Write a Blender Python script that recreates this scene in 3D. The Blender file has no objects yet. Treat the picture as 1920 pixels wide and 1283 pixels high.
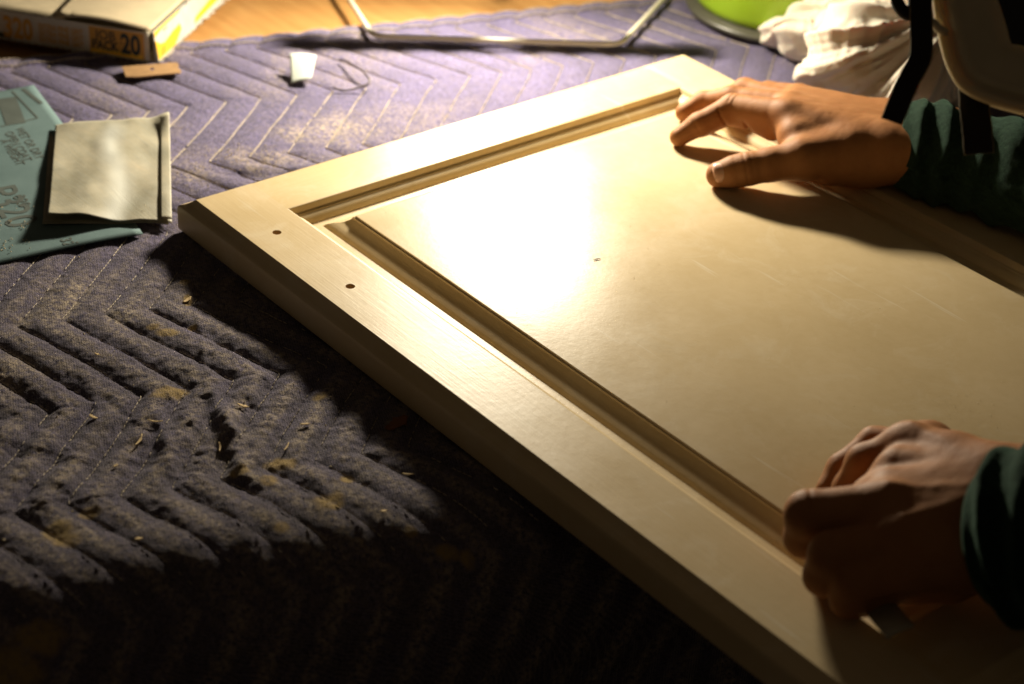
import bpy, math, random
import numpy as np
from mathutils import Vector, Matrix
from mathutils.geometry import tessellate_polygon
random.seed(7); np.random.seed(7)
SC = bpy.context.scene
COL = SC.collection

# ------------------------------------------------------------------ camera
DT = 0.027                                   # height of the door's top face over the blanket
AX = np.array([[0.6254043, -0.4384485, 0.6454707],      # columns: camera right, up, back in world axes
               [0.7787298, 0.2982385, -0.5519363],
               [0.0494914, 0.8478306, 0.5279526]])
CAM = np.array([1.1470, -0.6614, 0.70 + DT])
F = 3685.6
def ray(px, py):
    return AX @ np.array([px - 960.0, -(py - 641.5), -F])
def at(px, py, z=0.0):                       # the point at height z (metres) seen in that direction
    r = ray(px, py); return CAM + r * ((z - CAM[2]) / r[2])
cam = bpy.data.cameras.new('camera'); cam_o = bpy.data.objects.new('camera', cam); COL.objects.link(cam_o)
M = Matrix([list(AX[i]) + [CAM[i]] for i in range(3)] + [[0, 0, 0, 1]])
cam_o.matrix_world = M
cam.lens = F / 1920 * 36; cam.sensor_width = 36; cam.clip_start = 0.02; cam.clip_end = 50
foc = at(640, 560, DT); cam.dof.use_dof = True
cam.dof.focus_distance = float(np.dot(CAM - foc, AX[:, 2])); cam.dof.aperture_fstop = 5.6
SC.camera = cam_o

# ------------------------------------------------------------------ world, light, exposure
W = bpy.data.worlds.new('World'); SC.world = W; W.use_nodes = True
bg = W.node_tree.nodes['Background']; bg.inputs[0].default_value = (1.0, 0.75, 0.5, 1); bg.inputs[1].default_value = 0.028
LAMP = np.array([-0.210, 0.452, 0.250])
ld = bpy.data.lights.new('lamp_light', 'POINT'); ld.shadow_soft_size = 0.022; ld.energy = 5.0; ld.color = (1.0, 0.89, 0.69)
lamp_o = bpy.data.objects.new('lamp_light', ld); COL.objects.link(lamp_o)
AIM = Vector((0.60, -0.60, -0.22)).normalized()
rd = bpy.data.lights.new('reflector_light', 'AREA'); rd.shape = 'RECTANGLE'; rd.size = 0.115; rd.size_y = 0.036; rd.energy = 7.6; rd.color = (1.0, 0.89, 0.69)   # the bulb seen in its reflector
refl_o = bpy.data.objects.new('reflector_light', rd); COL.objects.link(refl_o)
refl_o.matrix_world = Matrix.Translation(Vector(LAMP) + AIM * .023) @ AIM.to_track_quat('-Z', 'Y').to_matrix().to_4x4()
lamp_o.matrix_world = Matrix.Translation(Vector(LAMP)) @ AIM.to_track_quat('-Z', 'Y').to_matrix().to_4x4()
SC.view_settings.view_transform = 'Standard'; SC.view_settings.look = 'None'
SC.view_settings.exposure = 0.0; SC.view_settings.gamma = 1.0
SC.cycles.max_bounces = 8; SC.cycles.use_denoising = True

# ------------------------------------------------------------------ helpers
def tag(o, label=None, cat=None, group=None, kind=None):
    for k, v in (('label', label), ('category', cat), ('group', group), ('kind', kind)):
        if v: o[k] = v
    return o
def empty(name, loc):
    o = bpy.data.objects.new(name, None); COL.objects.link(o); o.location = Vector(loc); o.empty_display_size = .02
    return o
def mesh(name, verts, faces, mat, parent=None, smooth=True):
    me = bpy.data.meshes.new(name)
    verts = np.asarray(verts, dtype=np.float64)
    if isinstance(faces, np.ndarray):
        n, k = faces.shape
        me.vertices.add(len(verts)); me.vertices.foreach_set('co', verts.ravel())
        me.loops.add(n * k); me.loops.foreach_set('vertex_index', faces.ravel().astype(np.int32))
        me.polygons.add(n); me.polygons.foreach_set('loop_start', np.arange(0, n * k, k, dtype=np.int32))
        me.update(calc_edges=True); me.validate()
    else:
        me.from_pydata([tuple(v) for v in verts], [], faces)
    me.polygons.foreach_set('use_smooth', np.full(len(me.polygons), smooth)); me.update()
    o = bpy.data.objects.new(name, me); COL.objects.link(o)
    if mat: me.materials.append(mat)
    for tgt in ((o, o.cycles) if parent is not None and parent.name == 'cabinet_door' else ()):
        try: tgt.shadow_terminator_geometry_offset = 0.0
        except Exception: pass
    if parent:
        o.parent = parent; o.matrix_parent_inverse = Matrix.Translation(-parent.location)
    return o
def sharp(o, ang=32):
    me = o.data; me.update()
    try: me.set_sharp_from_angle(angle=math.radians(ang))
    except Exception: pass
    return o
def bevel(o, w, seg=2):
    m = o.modifiers.new('bevel', 'BEVEL'); m.width = w; m.segments = seg; m.limit_method = 'ANGLE'; m.angle_limit = math.radians(35)
    return o

def _h(ix, iy, seed):
    n = (ix * 374761393 + iy * 668265263 + seed * 974711) & 0xffffffff
    n = ((n ^ (n >> 13)) * 1274126177) & 0xffffffff
    return ((n ^ (n >> 16)) & 0xffff) / 65535.0
def vnoise(x, y, seed=0):
    x = np.asarray(x, float); y = np.asarray(y, float)
    ix = np.floor(x).astype(np.int64); iy = np.floor(y).astype(np.int64); fx = x - ix; fy = y - iy
    fx = fx * fx * fx * (fx * (fx * 6 - 15) + 10); fy = fy * fy * fy * (fy * (fy * 6 - 15) + 10)
    a = _h(ix, iy, seed); b = _h(ix + 1, iy, seed); c = _h(ix, iy + 1, seed); d = _h(ix + 1, iy + 1, seed)
    return (a * (1 - fx) + b * fx) * (1 - fy) + (c * (1 - fx) + d * fx) * fy * 1.0
def fbm(x, y, o=4, seed=0):
    s = 0; a = .5; t = 0
    for i in range(o):
        s = s + a * vnoise(x * 2 ** i + 17.3 * i, y * 2 ** i + 5.1 * i, seed + i); t += a; a *= .5
    return s / t
def ridged(x, y, o=3, seed=0):
    s = 0; a = .5; t = 0
    for i in range(o):
        s = s + a * (1 - abs(2 * vnoise(x * 2 ** i + 11.1 * i, y * 2 ** i, seed + i) - 1)); t += a; a *= .5
    return s / t
def sstep(a, b, x):
    t = np.clip((x - a) / (b - a), 0, 1); return t * t * (3 - 2 * t)

# ---- materials
def new_mat(name):
    m = bpy.data.materials.new(name); m.use_nodes = True; nt = m.node_tree
    return m, nt, nt.nodes['Principled BSDF']
def N(nt, t, **kw):
    n = nt.nodes.new(t)
    for k, v in kw.items():
        if k in n.inputs: n.inputs[k].default_value = v
        else: setattr(n, k, v)
    return n
def coords(nt, scale=(1, 1, 1), rot=(0, 0, 0)):
    g = nt.nodes.new('ShaderNodeNewGeometry'); mp = nt.nodes.new('ShaderNodeMapping')
    mp.inputs['Scale'].default_value = scale; mp.inputs['Rotation'].default_value = rot
    nt.links.new(g.outputs['Position'], mp.inputs['Vector']); return mp.outputs[0]
def ramp(nt, src, stops):
    r = nt.nodes.new('ShaderNodeValToRGB'); e = r.color_ramp.elements
    while len(e) < len(stops): e.new(.5)
    for k, (p, c) in enumerate(stops):
        e[k].position = p; e[k].color = (c if len(c) == 4 else tuple(c) + (1,)) if isinstance(c, tuple) else (c, c, c, 1)
    nt.links.new(src, r.inputs[0]); return r.outputs[0]
def mixc(nt, fac, a, b, mode='MIX'):
    m = nt.nodes.new('ShaderNodeMix'); m.data_type = 'RGBA'; m.blend_type = mode
    for s, v in ((0, fac), (6, a), (7, b)):
        if hasattr(v, 'links'): nt.links.new(v, m.inputs[s])
        elif isinstance(v, tuple): m.inputs[s].default_value = v if len(v) == 4 else v + (1,)
        else: m.inputs[s].default_value = v
    return m.outputs[2]
def bump(nt, bs, src, strength, dist, prev=None):
    b = nt.nodes.new('ShaderNodeBump'); b.inputs['Strength'].default_value = strength; b.inputs['Distance'].default_value = dist
    nt.links.new(src, b.inputs['Height'])
    if prev: nt.links.new(prev, b.inputs['Normal'])
    nt.links.new(b.outputs[0], bs.inputs['Normal']); return b.outputs[0]
def noise(nt, vec, scale, detail=4, rough=.55, dist=0):
    n = N(nt, 'ShaderNodeTexNoise', Scale=scale, Detail=detail, Roughness=rough, Distortion=dist)
    nt.links.new(vec, n.inputs['Vector']); return n.outputs[0]
def simple(name, col, rough=.6, metal=0, var=.15, scale=60, bmp=.2, bdist=.0004, spec=.5, **kw):
    m, nt, b = new_mat(name)
    v = coords(nt); n = noise(nt, v, scale)
    c = ramp(nt, n, [(.3, tuple(x * (1 - var) for x in col)), (.7, tuple(min(1, x * (1 + var)) for x in col))])
    nt.links.new(c, b.inputs['Base Color'])
    b.inputs['Roughness'].default_value = rough; b.inputs['Metallic'].default_value = metal
    b.inputs['Specular IOR Level'].default_value = spec
    for k, x in kw.items(): b.inputs[k.replace('_', ' ')].default_value = x
    if bmp: bump(nt, b, noise(nt, v, scale * 8, 3), bmp, bdist)
    return m

def mat_paint(grain_axis):
    m, nt, b = new_mat('cream_paint_grain_' + grain_axis)
    v = coords(nt)
    sc = {'x': (14, 900, 60), 'y': (900, 14, 60), 'none': (120, 120, 120)}[grain_axis]
    vg = coords(nt, sc)
    big = noise(nt, v, 9, 5); T = (lambda r, g, b_: (r * .97, g * .95, b_ * .86)) if grain_axis == 'y' else (lambda r, g, b_: (r, g, b_))
    col = ramp(nt, big, [(.32, T(.60, .455, .245)), (.55, T(.66, .508, .285)), (.72, T(.69, .545, .33))])
    g = noise(nt, vg, 1, 3, .6)
    col = mixc(nt, .06, col, ramp(nt, g, [(.35, (.55, .45, .30)), (.6, (.85, .76, .6))]))
    col = mixc(nt, ramp(nt, noise(nt, v, 24, 6, .7, .8), [(.52, 0.0), (.70, .30)]), col, (.78, .68, .50))
    sp = N(nt, 'ShaderNodeTexVoronoi', Scale=55); nt.links.new(v, sp.inputs['Vector'])
    spk = ramp(nt, sp.outputs['Distance'], [(.0, 1.0), (.022, .9), (.032, 0.0)])
    keep = ramp(nt, noise(nt, v, 37, 1), [(.62, 0.0), (.66, .55)])
    sm = nt.nodes.new('ShaderNodeMath'); sm.operation = 'MULTIPLY'; nt.links.new(spk, sm.inputs[0]); nt.links.new(keep, sm.inputs[1])
    col = mixc(nt, sm.outputs[0], col, (.30, .19, .08))
    scr = noise(nt, coords(nt, (9, 160, 1), (0, 0, 2.3)), 1, 2, .5, .4)
    scm = ramp(nt, scr, [(.68, 0.0), (.76, .34)])
    col = mixc(nt, scm, col, (.86, .80, .66))
    nt.links.new(col, b.inputs['Base Color'])
    rr = ramp(nt, noise(nt, v, 14, 6, .65), [(.3, .29), (.7, .42)])
    nt.links.new(rr, b.inputs['Roughness']); b.inputs['Specular IOR Level'].default_value = .19
    p = bump(nt, b, g, .34 if grain_axis != 'none' else .05, .0003)
    p = bump(nt, b, noise(nt, v, 420, 2), .10, .0003, p)
    p = bump(nt, b, noise(nt, v, 160, 3), .10, .0008, p)
    bump(nt, b, noise(nt, v, 6, 2), .12, .004, p)
    return m
M_px = mat_paint('x'); M_py = mat_paint('y'); M_pn = mat_paint('none')
M_hole = simple('raw_wood_hole', (.50, .33, .15), .9)

def mat_blanket():
    m, nt, b = new_mat('quilted_blanket_cotton')
    v = coords(nt)
    at_d = N(nt, 'ShaderNodeAttribute', attribute_name='dust'); at_s = N(nt, 'ShaderNodeAttribute', attribute_name='stain')
    at_g = N(nt, 'ShaderNodeAttribute', attribute_name='grime')
    n1 = noise(nt, v, 7, 5, .6)
    col = ramp(nt, n1, [(.3, (.085, .078, .190)), (.7, (.145, .132, .285))])
    # brown-grey grime
    gm = noise(nt, v, 34, 6, .65)
    gmix = nt.nodes.new('ShaderNodeMath'); gmix.operation = 'MULTIPLY_ADD'
    nt.links.new(at_g.outputs['Fac'], gmix.inputs[0]); gmix.inputs[1].default_value = .85
    nt.links.new(ramp(nt, gm, [(.35, 0.0), (.75, .30)]), gmix.inputs[2]); gmix.use_clamp = True
    col = mixc(nt, gmix.outputs[0], col, (.058, .052, .076))
    # twill weave (two diagonal thread directions), frayed by noise
    wv = N(nt, 'ShaderNodeTexWave', Scale=230, Distortion=1.6, Detail=2); wv.inputs['Detail Scale'].default_value = 3
    nt.links.new(coords(nt, (1, 1, 1), (0, 0, .55)), wv.inputs['Vector'])
    wv2 = N(nt, 'ShaderNodeTexWave', Scale=190, Distortion=1.4, Detail=1)
    nt.links.new(coords(nt, (1, 1, 1), (0, 0, 2.0)), wv2.inputs['Vector'])
    wm = nt.nodes.new('ShaderNodeMath'); wm.operation = 'MULTIPLY'; nt.links.new(wv.outputs['Fac'], wm.inputs[0]); nt.links.new(wv2.outputs['Fac'], wm.inputs[1])
    fz = noise(nt, v, 560, 4, .85)
    spk = ramp(nt, fz, [(.40, (.28, .27, .30)), (.62, (2.0, 1.9, 1.8))])
    col = mixc(nt, .9, col, spk, 'MULTIPLY')
    col = mixc(nt, ramp(nt, wm.outputs[0], [(.35, 0.0), (.75, .42)]), col, (.36, .31, .32))
    # dust caught on the nap
    dn = noise(nt, v, 260, 5, .75)
    dm = nt.nodes.new('ShaderNodeMath'); dm.operation = 'MULTIPLY'; dm.use_clamp = True
    nt.links.new(ramp(nt, dn, [(.40, 0.0), (.62, 1.0)]), dm.inputs[0]); nt.links.new(at_d.outputs['Fac'], dm.inputs[1])
    col = mixc(nt, dm.outputs[0], col, (.56, .45, .31))
    st = nt.nodes.new('ShaderNodeMath'); st.operation = 'MULTIPLY'; st.use_clamp = True
    nt.links.new(ramp(nt, noise(nt, v, 150, 4, .7), [(.30, .3), (.55, 1.0)]), st.inputs[0]); nt.links.new(at_s.outputs['Fac'], st.inputs[1])
    col = mixc(nt, st.outputs[0], col, (.36, .25, .10))
    nt.links.new(col, b.inputs['Base Color'])
    b.inputs['Roughness'].default_value = .95; b.inputs['Specular IOR Level'].default_value = .08
    b.inputs['Sheen Weight'].default_value = .12; b.inputs['Sheen Roughness'].default_value = .5
    p = bump(nt, b, noise(nt, v, 1500, 3, .8), .7, .0008)
    p = bump(nt, b, wm.outputs[0], .5, .0005, p)
    bump(nt, b, noise(nt, v, 210, 5, .72), .70, .0026, p)
    return m
M_blanket = mat_blanket()

def mat_wood():
    m, nt, b = new_mat('orange_varnished_wood')
    v = coords(nt, (3, 40, 3), (0, 0, -1.25)); v0 = coords(nt)
    g = noise(nt, v, 3, 6, .6, .6)
    nt.links.new(ramp(nt, g, [(.3, (.42, .205, .06)), (.7, (.55, .30, .10))]), b.inputs['Base Color'])
    b.inputs['Roughness'].default_value = .5
    bump(nt, b, g, .15, .0005); return m
M_wood = mat_wood()
M_floor = simple('dark_concrete_floor', (.03, .027, .025), .95, scale=8)
M_thread = simple('cream_thread', (.50, .42, .31), .8, var=.4, scale=90, bmp=0)

# ------------------------------------------------------------------ structure: floor, table
floor = mesh('floor', [(-4, -4, -.78), (4, -4, -.78), (4, 4, -.78), (-4, 4, -.78)], [(0, 1, 2, 3)], M_floor)
tag(floor, kind='structure')
NV = np.array([.949, -.316]); RV = np.array([.316, .949])       # table directions: towards its front edge, along it
def uv2xy(u, v): return np.stack([u * NV[0] + v * RV[0], u * NV[1] + v * RV[1]], -1)
def xy2uv(p): return float(np.dot(p[:2], NV)), float(np.dot(p[:2], RV))
UE = .354                                                        # the table's front edge
def box_uv(u0, u1, v0, v1, z0, z1, name, mat, parent=None):
    c = [uv2xy(u, v) for u, v in ((u0, v0), (u1, v0), (u1, v1), (u0, v1))]
    vs = [(p[0], p[1], z) for z in (z0, z1) for p in c]
    fs = [(3, 2, 1, 0), (4, 5, 6, 7)] + [(i, (i + 1) % 4, (i + 1) % 4 + 4, i + 4) for i in range(4)]
    return mesh(name, vs, fs, mat, parent, False)
table = empty('work_table', (0, 0, -.78))
tag(table, 'orange wooden work table under the quilted blanket', 'table')
bevel(box_uv(-1.0, UE - .012, -.75, 1.5, -.036, -.009, 'table_top', M_wood, table), .002)
for u in (-.9, .30):
    for v in (-.65, 1.4): box_uv(u, u + .06, v, v + .06, -.779, -.0365, 'leg', M_wood, table)

# ------------------------------------------------------------------ quilted moving blanket
ZW = .152 * .7; ZU = -.313 * .7; ZAMP = .098 * .7; ZS = .0446 * .7; ZV = .105 * .7
U0 = -.352                                                       # far hem of the blanket
def line_v(u):
    t = (u - ZU) / ZW; f = np.abs(np.mod(t, 2) - 1); return ZV - ZAMP * (1 - f)
def warp(u, v): return .0035 * (fbm(u * 14 + 3, v * 14, 2, 5) - .5) * 2 + .006 * (vnoise(u * 4, v * 4, 9) - .5)
FOLDS = [  # px0,py0, px1,py1, height, width
    (405, 755, 430, 805, .010, .0055), (430, 805, 452, 880, .011, .0055), (395, 700, 408, 755, .004, .006),
    (300, 790, 318, 868, .008, .005), (232, 842, 268, 800, -.009, .011), (285, 880, 262, 842, -.007, .009), (398, 800, 412, 862, -.008, .006),
    (0, 805, 90, 830, .005, .010), (0, 845, 120, 860, -.005, .008), (560, 500, 640, 540, .003, .010),
    (355, 640, 362, 700, .003, .004), (372, 600, 384, 680, .003, .003),
    (470, 1000, 500, 1060, .006, .008), (505, 960, 530, 1040, .006, .008), (440, 960, 470, 1010, .005, .007),
    (120, 905, 175, 960, .006, .010), (60, 880, 80, 930, .005, .008), (40, 1090, 130, 1110, .006, .010),
    (470, 316, 560, 322, .006, .007), (455, 330, 540, 333, -.006, .005), (340, 320, 420, 345, .005, .008), (560, 318, 640, 305, .004, .006),
    (170, 960, 235, 1010, -.006, .009), (300, 900, 330, 960, .005, .008), (600, 905, 612, 960, .005, .006),
    (160, 700, 178, 745, .003, .005), (285, 740, 270, 800, .003, .006)]
FOLDS = [(at(a, b)[:2], at(c, d)[:2], h, w) for a, b, c, d, h, w in FOLDS]
def height(u, v):
    u = np.asarray(u, float); v = np.asarray(v, float)
    ph = (v + warp(u, v) - line_v(u)) / ZS
    f = ph - np.floor(ph); d = np.minimum(f, 1 - f) * ZS * .84        # distance to the nearest seam
    t = (u - ZU) / ZW; da = np.abs(t - np.round(t)) * ZW
    crumple = sstep(-.02, .22, u)                                     # the front of the blanket is looser
    puff = np.sin(np.pi / 2 * np.clip(d / .0128, 0, 1)) ** .85
    amp = .0021 + .0013 * crumple * (.35 + 1.1 * vnoise(u * 11, v * 11, 21)) * (.45 + .55 * sstep(0, .02, da))
    h = amp * (puff - .75)
    h = h - .0004 * np.exp(-(d / .0014) ** 2)
    x, y = u * NV[0] + v * RV[0], u * NV[1] + v * RV[1]
    # puckers across the seams, long soft undulation, small creases
    tt = np.mod(np.floor(t), 2)
    su = u + (np.where(tt == 0, -1, 1)) * v * .65
    h = h + (.0005 + .0004 * crumple) * (fbm(su * 70, ph * .9, 3, 31) - .5) * 2 * sstep(0, .004, d)
    h = h + (.001 + .003 * crumple) * (fbm(u * 9, v * 9, 3, 41) - .5) * 2
    cr = ridged(x * 28 + 2 * fbm(x * 12, y * 12, 2, 3), y * 40, 3, 51)
    h = h + (.0004 + .0012 * crumple) * (sstep(.62, .95, cr)) * sstep(.45, .7, fbm(x * 9, y * 9, 2, 77))
    h = h + .0006 * (fbm(x * 150, y * 150, 3, 61) - .5) * (1 + 1.5 * crumple)
    h = h + .0009 * crumple * (ridged(x * 75 + 3 * fbm(x * 30, y * 30, 2, 7), y * 120, 2, 52) - .55)
    for a, b, hh, w in FOLDS:
        ab = b - a; L2 = ab @ ab
        q = np.clip(((x - a[0]) * ab[0] + (y - a[1]) * ab[1]) / L2, -.25, 1.25)
        dx = x - a[0] - q * ab[0]; dy = y - a[1] - q * ab[1]
        dd = np.sqrt(dx * dx + dy * dy) * (1 + .35 * (vnoise(x * 120, y * 120, 8) - .5))
        h = h + (hh * .28 if hh > 0 else hh * .15) * np.exp(-(dd / w) ** 2)
    # pressed flat where the door lies
    ins = np.maximum(np.maximum(-.012 - x, x - .72), np.maximum(-.012 - y, y - .512))
    k = sstep(0.0, .02, ins)
    flat = np.minimum(h, -.0006) - .0008
    h = flat * (1 - k) + h * k
    h = h * (1 - .72 * sstep(UE - .05, UE + .035, u))
    # hem binding at the far edge
    e = u - U0
    h = h + .002 * (1 - sstep(.018, .021, e)) - .009 * (1 - np.sqrt(np.clip(1 - (1 - np.clip(e / .008, 0, 1)) ** 2, 0, 1)))
    return h
def drop(s):                                        # profile along u: flat, round the table edge, hang down
    R = .095; L = R * math.pi / 2; s = np.asarray(s, float)
    a = np.clip((s - UE) / R, 0, math.pi / 2); over = np.maximum(s - UE - L, 0)
    u = np.where(s < UE, s, UE + R * np.sin(a)); z = np.where(s < UE, 0, -R * (1 - np.cos(a))) - over
    return u, z, np.sin(a), np.cos(a)               # position and outward normal
def blanket_point(s, v, lift=0):
    h = height(s, v) + lift; u, z, nu, nz = drop(s)
    sway = .012 * np.sin(v * 23 + 1) * np.clip((s - UE) / .3, 0, 1)
    u = u + nu * h + sway; z = z + nz * h; p = uv2xy(u, v)
    return np.stack([p[..., 0], p[..., 1], z], -1)
def axis_pts(segs):
    out = []
    for a, b, st in segs: out.append(np.arange(a, b, st))
    return np.concatenate(out + [[segs[-1][1]]])
ss = axis_pts([(U0, UE + .05, .00125), (UE + .05, UE + .42, .004)])
vv = axis_pts([(-.50, -.26, .003), (-.26, .26, .00125), (.26, .62, .0020), (.62, 1.15, .006)])
S, V = np.meshgrid(ss, vv, indexing='ij')
P = blanket_point(S, V)
ni, nj = S.shape; idx = np.arange(ni * nj).reshape(ni, nj)
Q = np.stack([idx[:-1, :-1], idx[1:, :-1], idx[1:, 1:], idx[:-1, 1:]], -1).reshape(-1, 4)
blanket = mesh('moving_blanket', P.reshape(-1, 3), Q, M_blanket)
tag(blanket, 'worn blue purple quilted moving blanket with chevron stitching covering the table', 'blanket')
XY = P[..., :2]
def blob(px, py, rx, ry=None, seed=1, z=0, gain=1.6):
    c = at(px, py, z)[:2]; ry = ry or rx
    d = ((XY[..., 0] - c[0]) * AX[0, 0] + (XY[..., 1] - c[1]) * AX[1, 0]) / rx
    e = ((XY[..., 0] - c[0]) * AX[0, 1] + (XY[..., 1] - c[1]) * AX[1, 1]) / (ry * .53)
    r = np.sqrt(d * d + e * e) + .9 * (fbm(XY[..., 0] * 90, XY[..., 1] * 90, 4, seed) - .5)
    return np.clip((1.05 - r) * gain, 0, 1)
dust = .10 + .25 * sstep(.5, .75, fbm(XY[..., 0] * 16, XY[..., 1] * 16, 4, 91))
for b_ in ((115, 570, .030, .05), (150, 545, .022, .03), (40, 600, .02, .02), (455, 290, .022, .03), (480, 312, .02, .02), (520, 300, .03, .02), (360, 330, .03, .03), (640, 240, .06, .05), (560, 250, .03, .03), (20, 700, .03, .04), (230, 590, .02, .03)):
    dust = np.maximum(dust, .98 * blob(*b_, seed=int(b_[0]), gain=.8))
stain = np.zeros_like(S)
for b_ in ((312, 622, .011, .006), (285, 614, .006, .005), (362, 612, .004), (318, 735, .017, .009), (352, 560, .004, .01), (525, 873, .013, .008), (450, 890, .010, .006),
           (110, 995, .012, .014), (125, 1010, .014, .010), (840, 998, .009, .006), (614, 940, .012, .010), (505, 905, .008), (600, 745, .008), (770, 980, .006), (345, 530, .005), (880, 1000, .006), (165, 960, .008), (650, 900, .006),
           (250, 1180, .02, .012), (300, 1190, .02, .012), (60, 1150, .02, .012), (20, 1185, .02, .012), (530, 985, .006), (860, 640, .008), (480, 1200, .015)):
    stain = np.maximum(stain, blob(b_[0], b_[1], b_[2] * .85, (b_[3] if len(b_) > 3 else b_[2]) * .85, seed=int(b_[0]), gain=2.6))
_ph = (V + warp(S, V) - line_v(S)) / ZS; _f = _ph - np.floor(_ph); _d = np.minimum(_f, 1 - _f) * 2
dust = np.maximum(dust, (.10 + .42 * sstep(-.15, .2, S)) * sstep(.25, .9, _d) * (.4 + 1.1 * fbm(XY[..., 0] * 45, XY[..., 1] * 45, 3, 19)))
grime = sstep(-.16, .10, S) * .75 + .25 * fbm(XY[..., 0] * 6, XY[..., 1] * 6, 3, 15)
# seams of paler thread-worn cloth
for nm, arr in (('dust', dust), ('stain', stain), ('grime', grime)):
    a = blanket.data.attributes.new(nm, 'FLOAT', 'POINT'); a.data.foreach_set('value', arr.ravel().astype(np.float32))
# the stitches, one short thread loop each
sv = []; sf = []
def add_stitch(p, q, w, hh, up):
    d = q - p; l = np.linalg.norm(d); d = d / l; s = np.cross(up, d); s /= max(np.linalg.norm(s), 1e-9)
    b0 = len(sv); m = (p + q) / 2
    for c, k in ((p, .45), (m, 1), (q, .45)):
        sv.extend([c + s * w * k - up * hh * .4, c + up * hh * k, c - s * w * k - up * hh * .4])
    for r in (0, 3):
        for i in range(3): sf.append((b0 + r + i, b0 + r + (i + 1) % 3, b0 + r + 3 + (i + 1) % 3, b0 + r + 3 + i))
rng = np.random.RandomState(3)
for k in range(-26, 30):
    st = np.arange(U0 + .022, UE + .05, .0035)      # along u
    v0 = line_v(st) + k * ZS; v0 = v0 - warp(st, v0)
    ok = (v0 > -.32) & (v0 < .68)
    pts = blanket_point(st, v0, .0012)
    for i in range(len(st) - 1):
        if not (ok[i] and ok[i + 1]): continue
        x, y = pts[i][:2]
        if 0 < x < .7 and 0 < y < .5: continue
        if rng.rand() < (.04 if st[i] < 0 else .35): continue
        p, q = pts[i], pts[i + 1]; d = q - p
        tk = 1.0 if st[i] < -.02 else .55
        add_stitch(p + d * .08 + rng.randn(3) * .0001, q - d * .10, .0007 * tk, .0008 * tk, np.array([0, 0, 1.]))
for off in (.005, .019):                             # hem seams
    v0 = np.arange(-.3, .68, .004); u0 = np.full_like(v0, U0 + off); pts = blanket_point(u0, v0, .0008)
    for i in range(len(v0) - 1): add_stitch(pts[i], pts[i] * .2 + pts[i + 1] * .8, .0006, .0007, np.array([0, 0, 1.]))
stitch = mesh('stitching', sv, sf, M_thread, blanket, False); tag(stitch, kind='stuff')
# loose nap fibres standing off the cloth
M_fuzz = simple('nap_fibre', (.20, .175, .19), .9, var=.5, scale=120, bmp=0)
nf = 52000
fu = rng.uniform(-.16, UE + .01, nf); fv = rng.uniform(-.30, .12, nf)
xy = uv2xy(fu, fv); keep = ~((xy[:, 0] > -.014) & (xy[:, 1] > -.014)); fu, fv = fu[keep], fv[keep]
base = blanket_point(fu, fv, -.0002); n = len(fu)
ang = rng.uniform(0, 2 * math.pi, n); ln = rng.uniform(.0008, .0028, n)
dirv = np.stack([np.cos(ang) * .8, np.sin(ang) * .8, rng.uniform(.15, .8, n)], -1) * ln[:, None]
side = np.stack([-np.sin(ang), np.cos(ang), np.zeros(n)], -1) * .00005
mid = base + dirv * .55 + np.array([0, 0, .0003]); tip = base + dirv * np.array([1, 1, .6])
fverts = np.stack([base - side, base + side, mid + side, mid - side, tip], 1).reshape(-1, 3)
b5 = np.arange(n)[:, None] * 5
fq = np.concatenate([b5 + np.array([[0, 1, 2]]), b5 + np.array([[0, 2, 3]]), b5 + np.array([[3, 2, 4]])])
tag(mesh('nap_fibres', fverts, fq, M_fuzz, blanket, False), kind='stuff')
def surf_z(x, y):
    u, v = xy2uv((x, y)); return float(blanket_point(u, v)[2])
def on_blanket(px, py, lift=0):
    z = 0
    for _ in range(6):
        p = at(px, py, z); z = surf_z(p[0], p[1]) + lift
    return at(px, py, z)

# ------------------------------------------------------------------ cabinet door
DL, DW, SW = .697, .500, .0488            # length, width, width of stiles and rails
def strips(quads, verts, faces, flip=False):
    for q in quads:
        b = len(verts); verts.extend(q); faces.append(tuple(range(b, b + 4)) if not flip else (b + 3, b + 2, b + 1, b))
OUT = [(0, 0), (-.0012, -.0008), (-.0030, -.0026), (-.0062, -.0046), (-.0088, -.0056), (-.0098, -.0064), (-.0104, -.0078), (-.0105, -.0100), (-.0105, -.0255), (-.0095, -.0268)]   # offset outwards
INN = [(0, 0), (.0005, -.0001), (.0010, -.0004), (.0014, -.0010), (.0026, -.0046), (.0032, -.0050), (.0050, -.0052), (.0056, -.0058), (.0080, -.0066), (.0104, -.0086), (.0118, -.0110), (.0121, -.0150)]
door = empty('cabinet_door', (DL / 2, DW / 2, 0))
tag(door, 'cream painted cabinet door with raised panel lying on the blanket', 'cabinet door')
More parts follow.
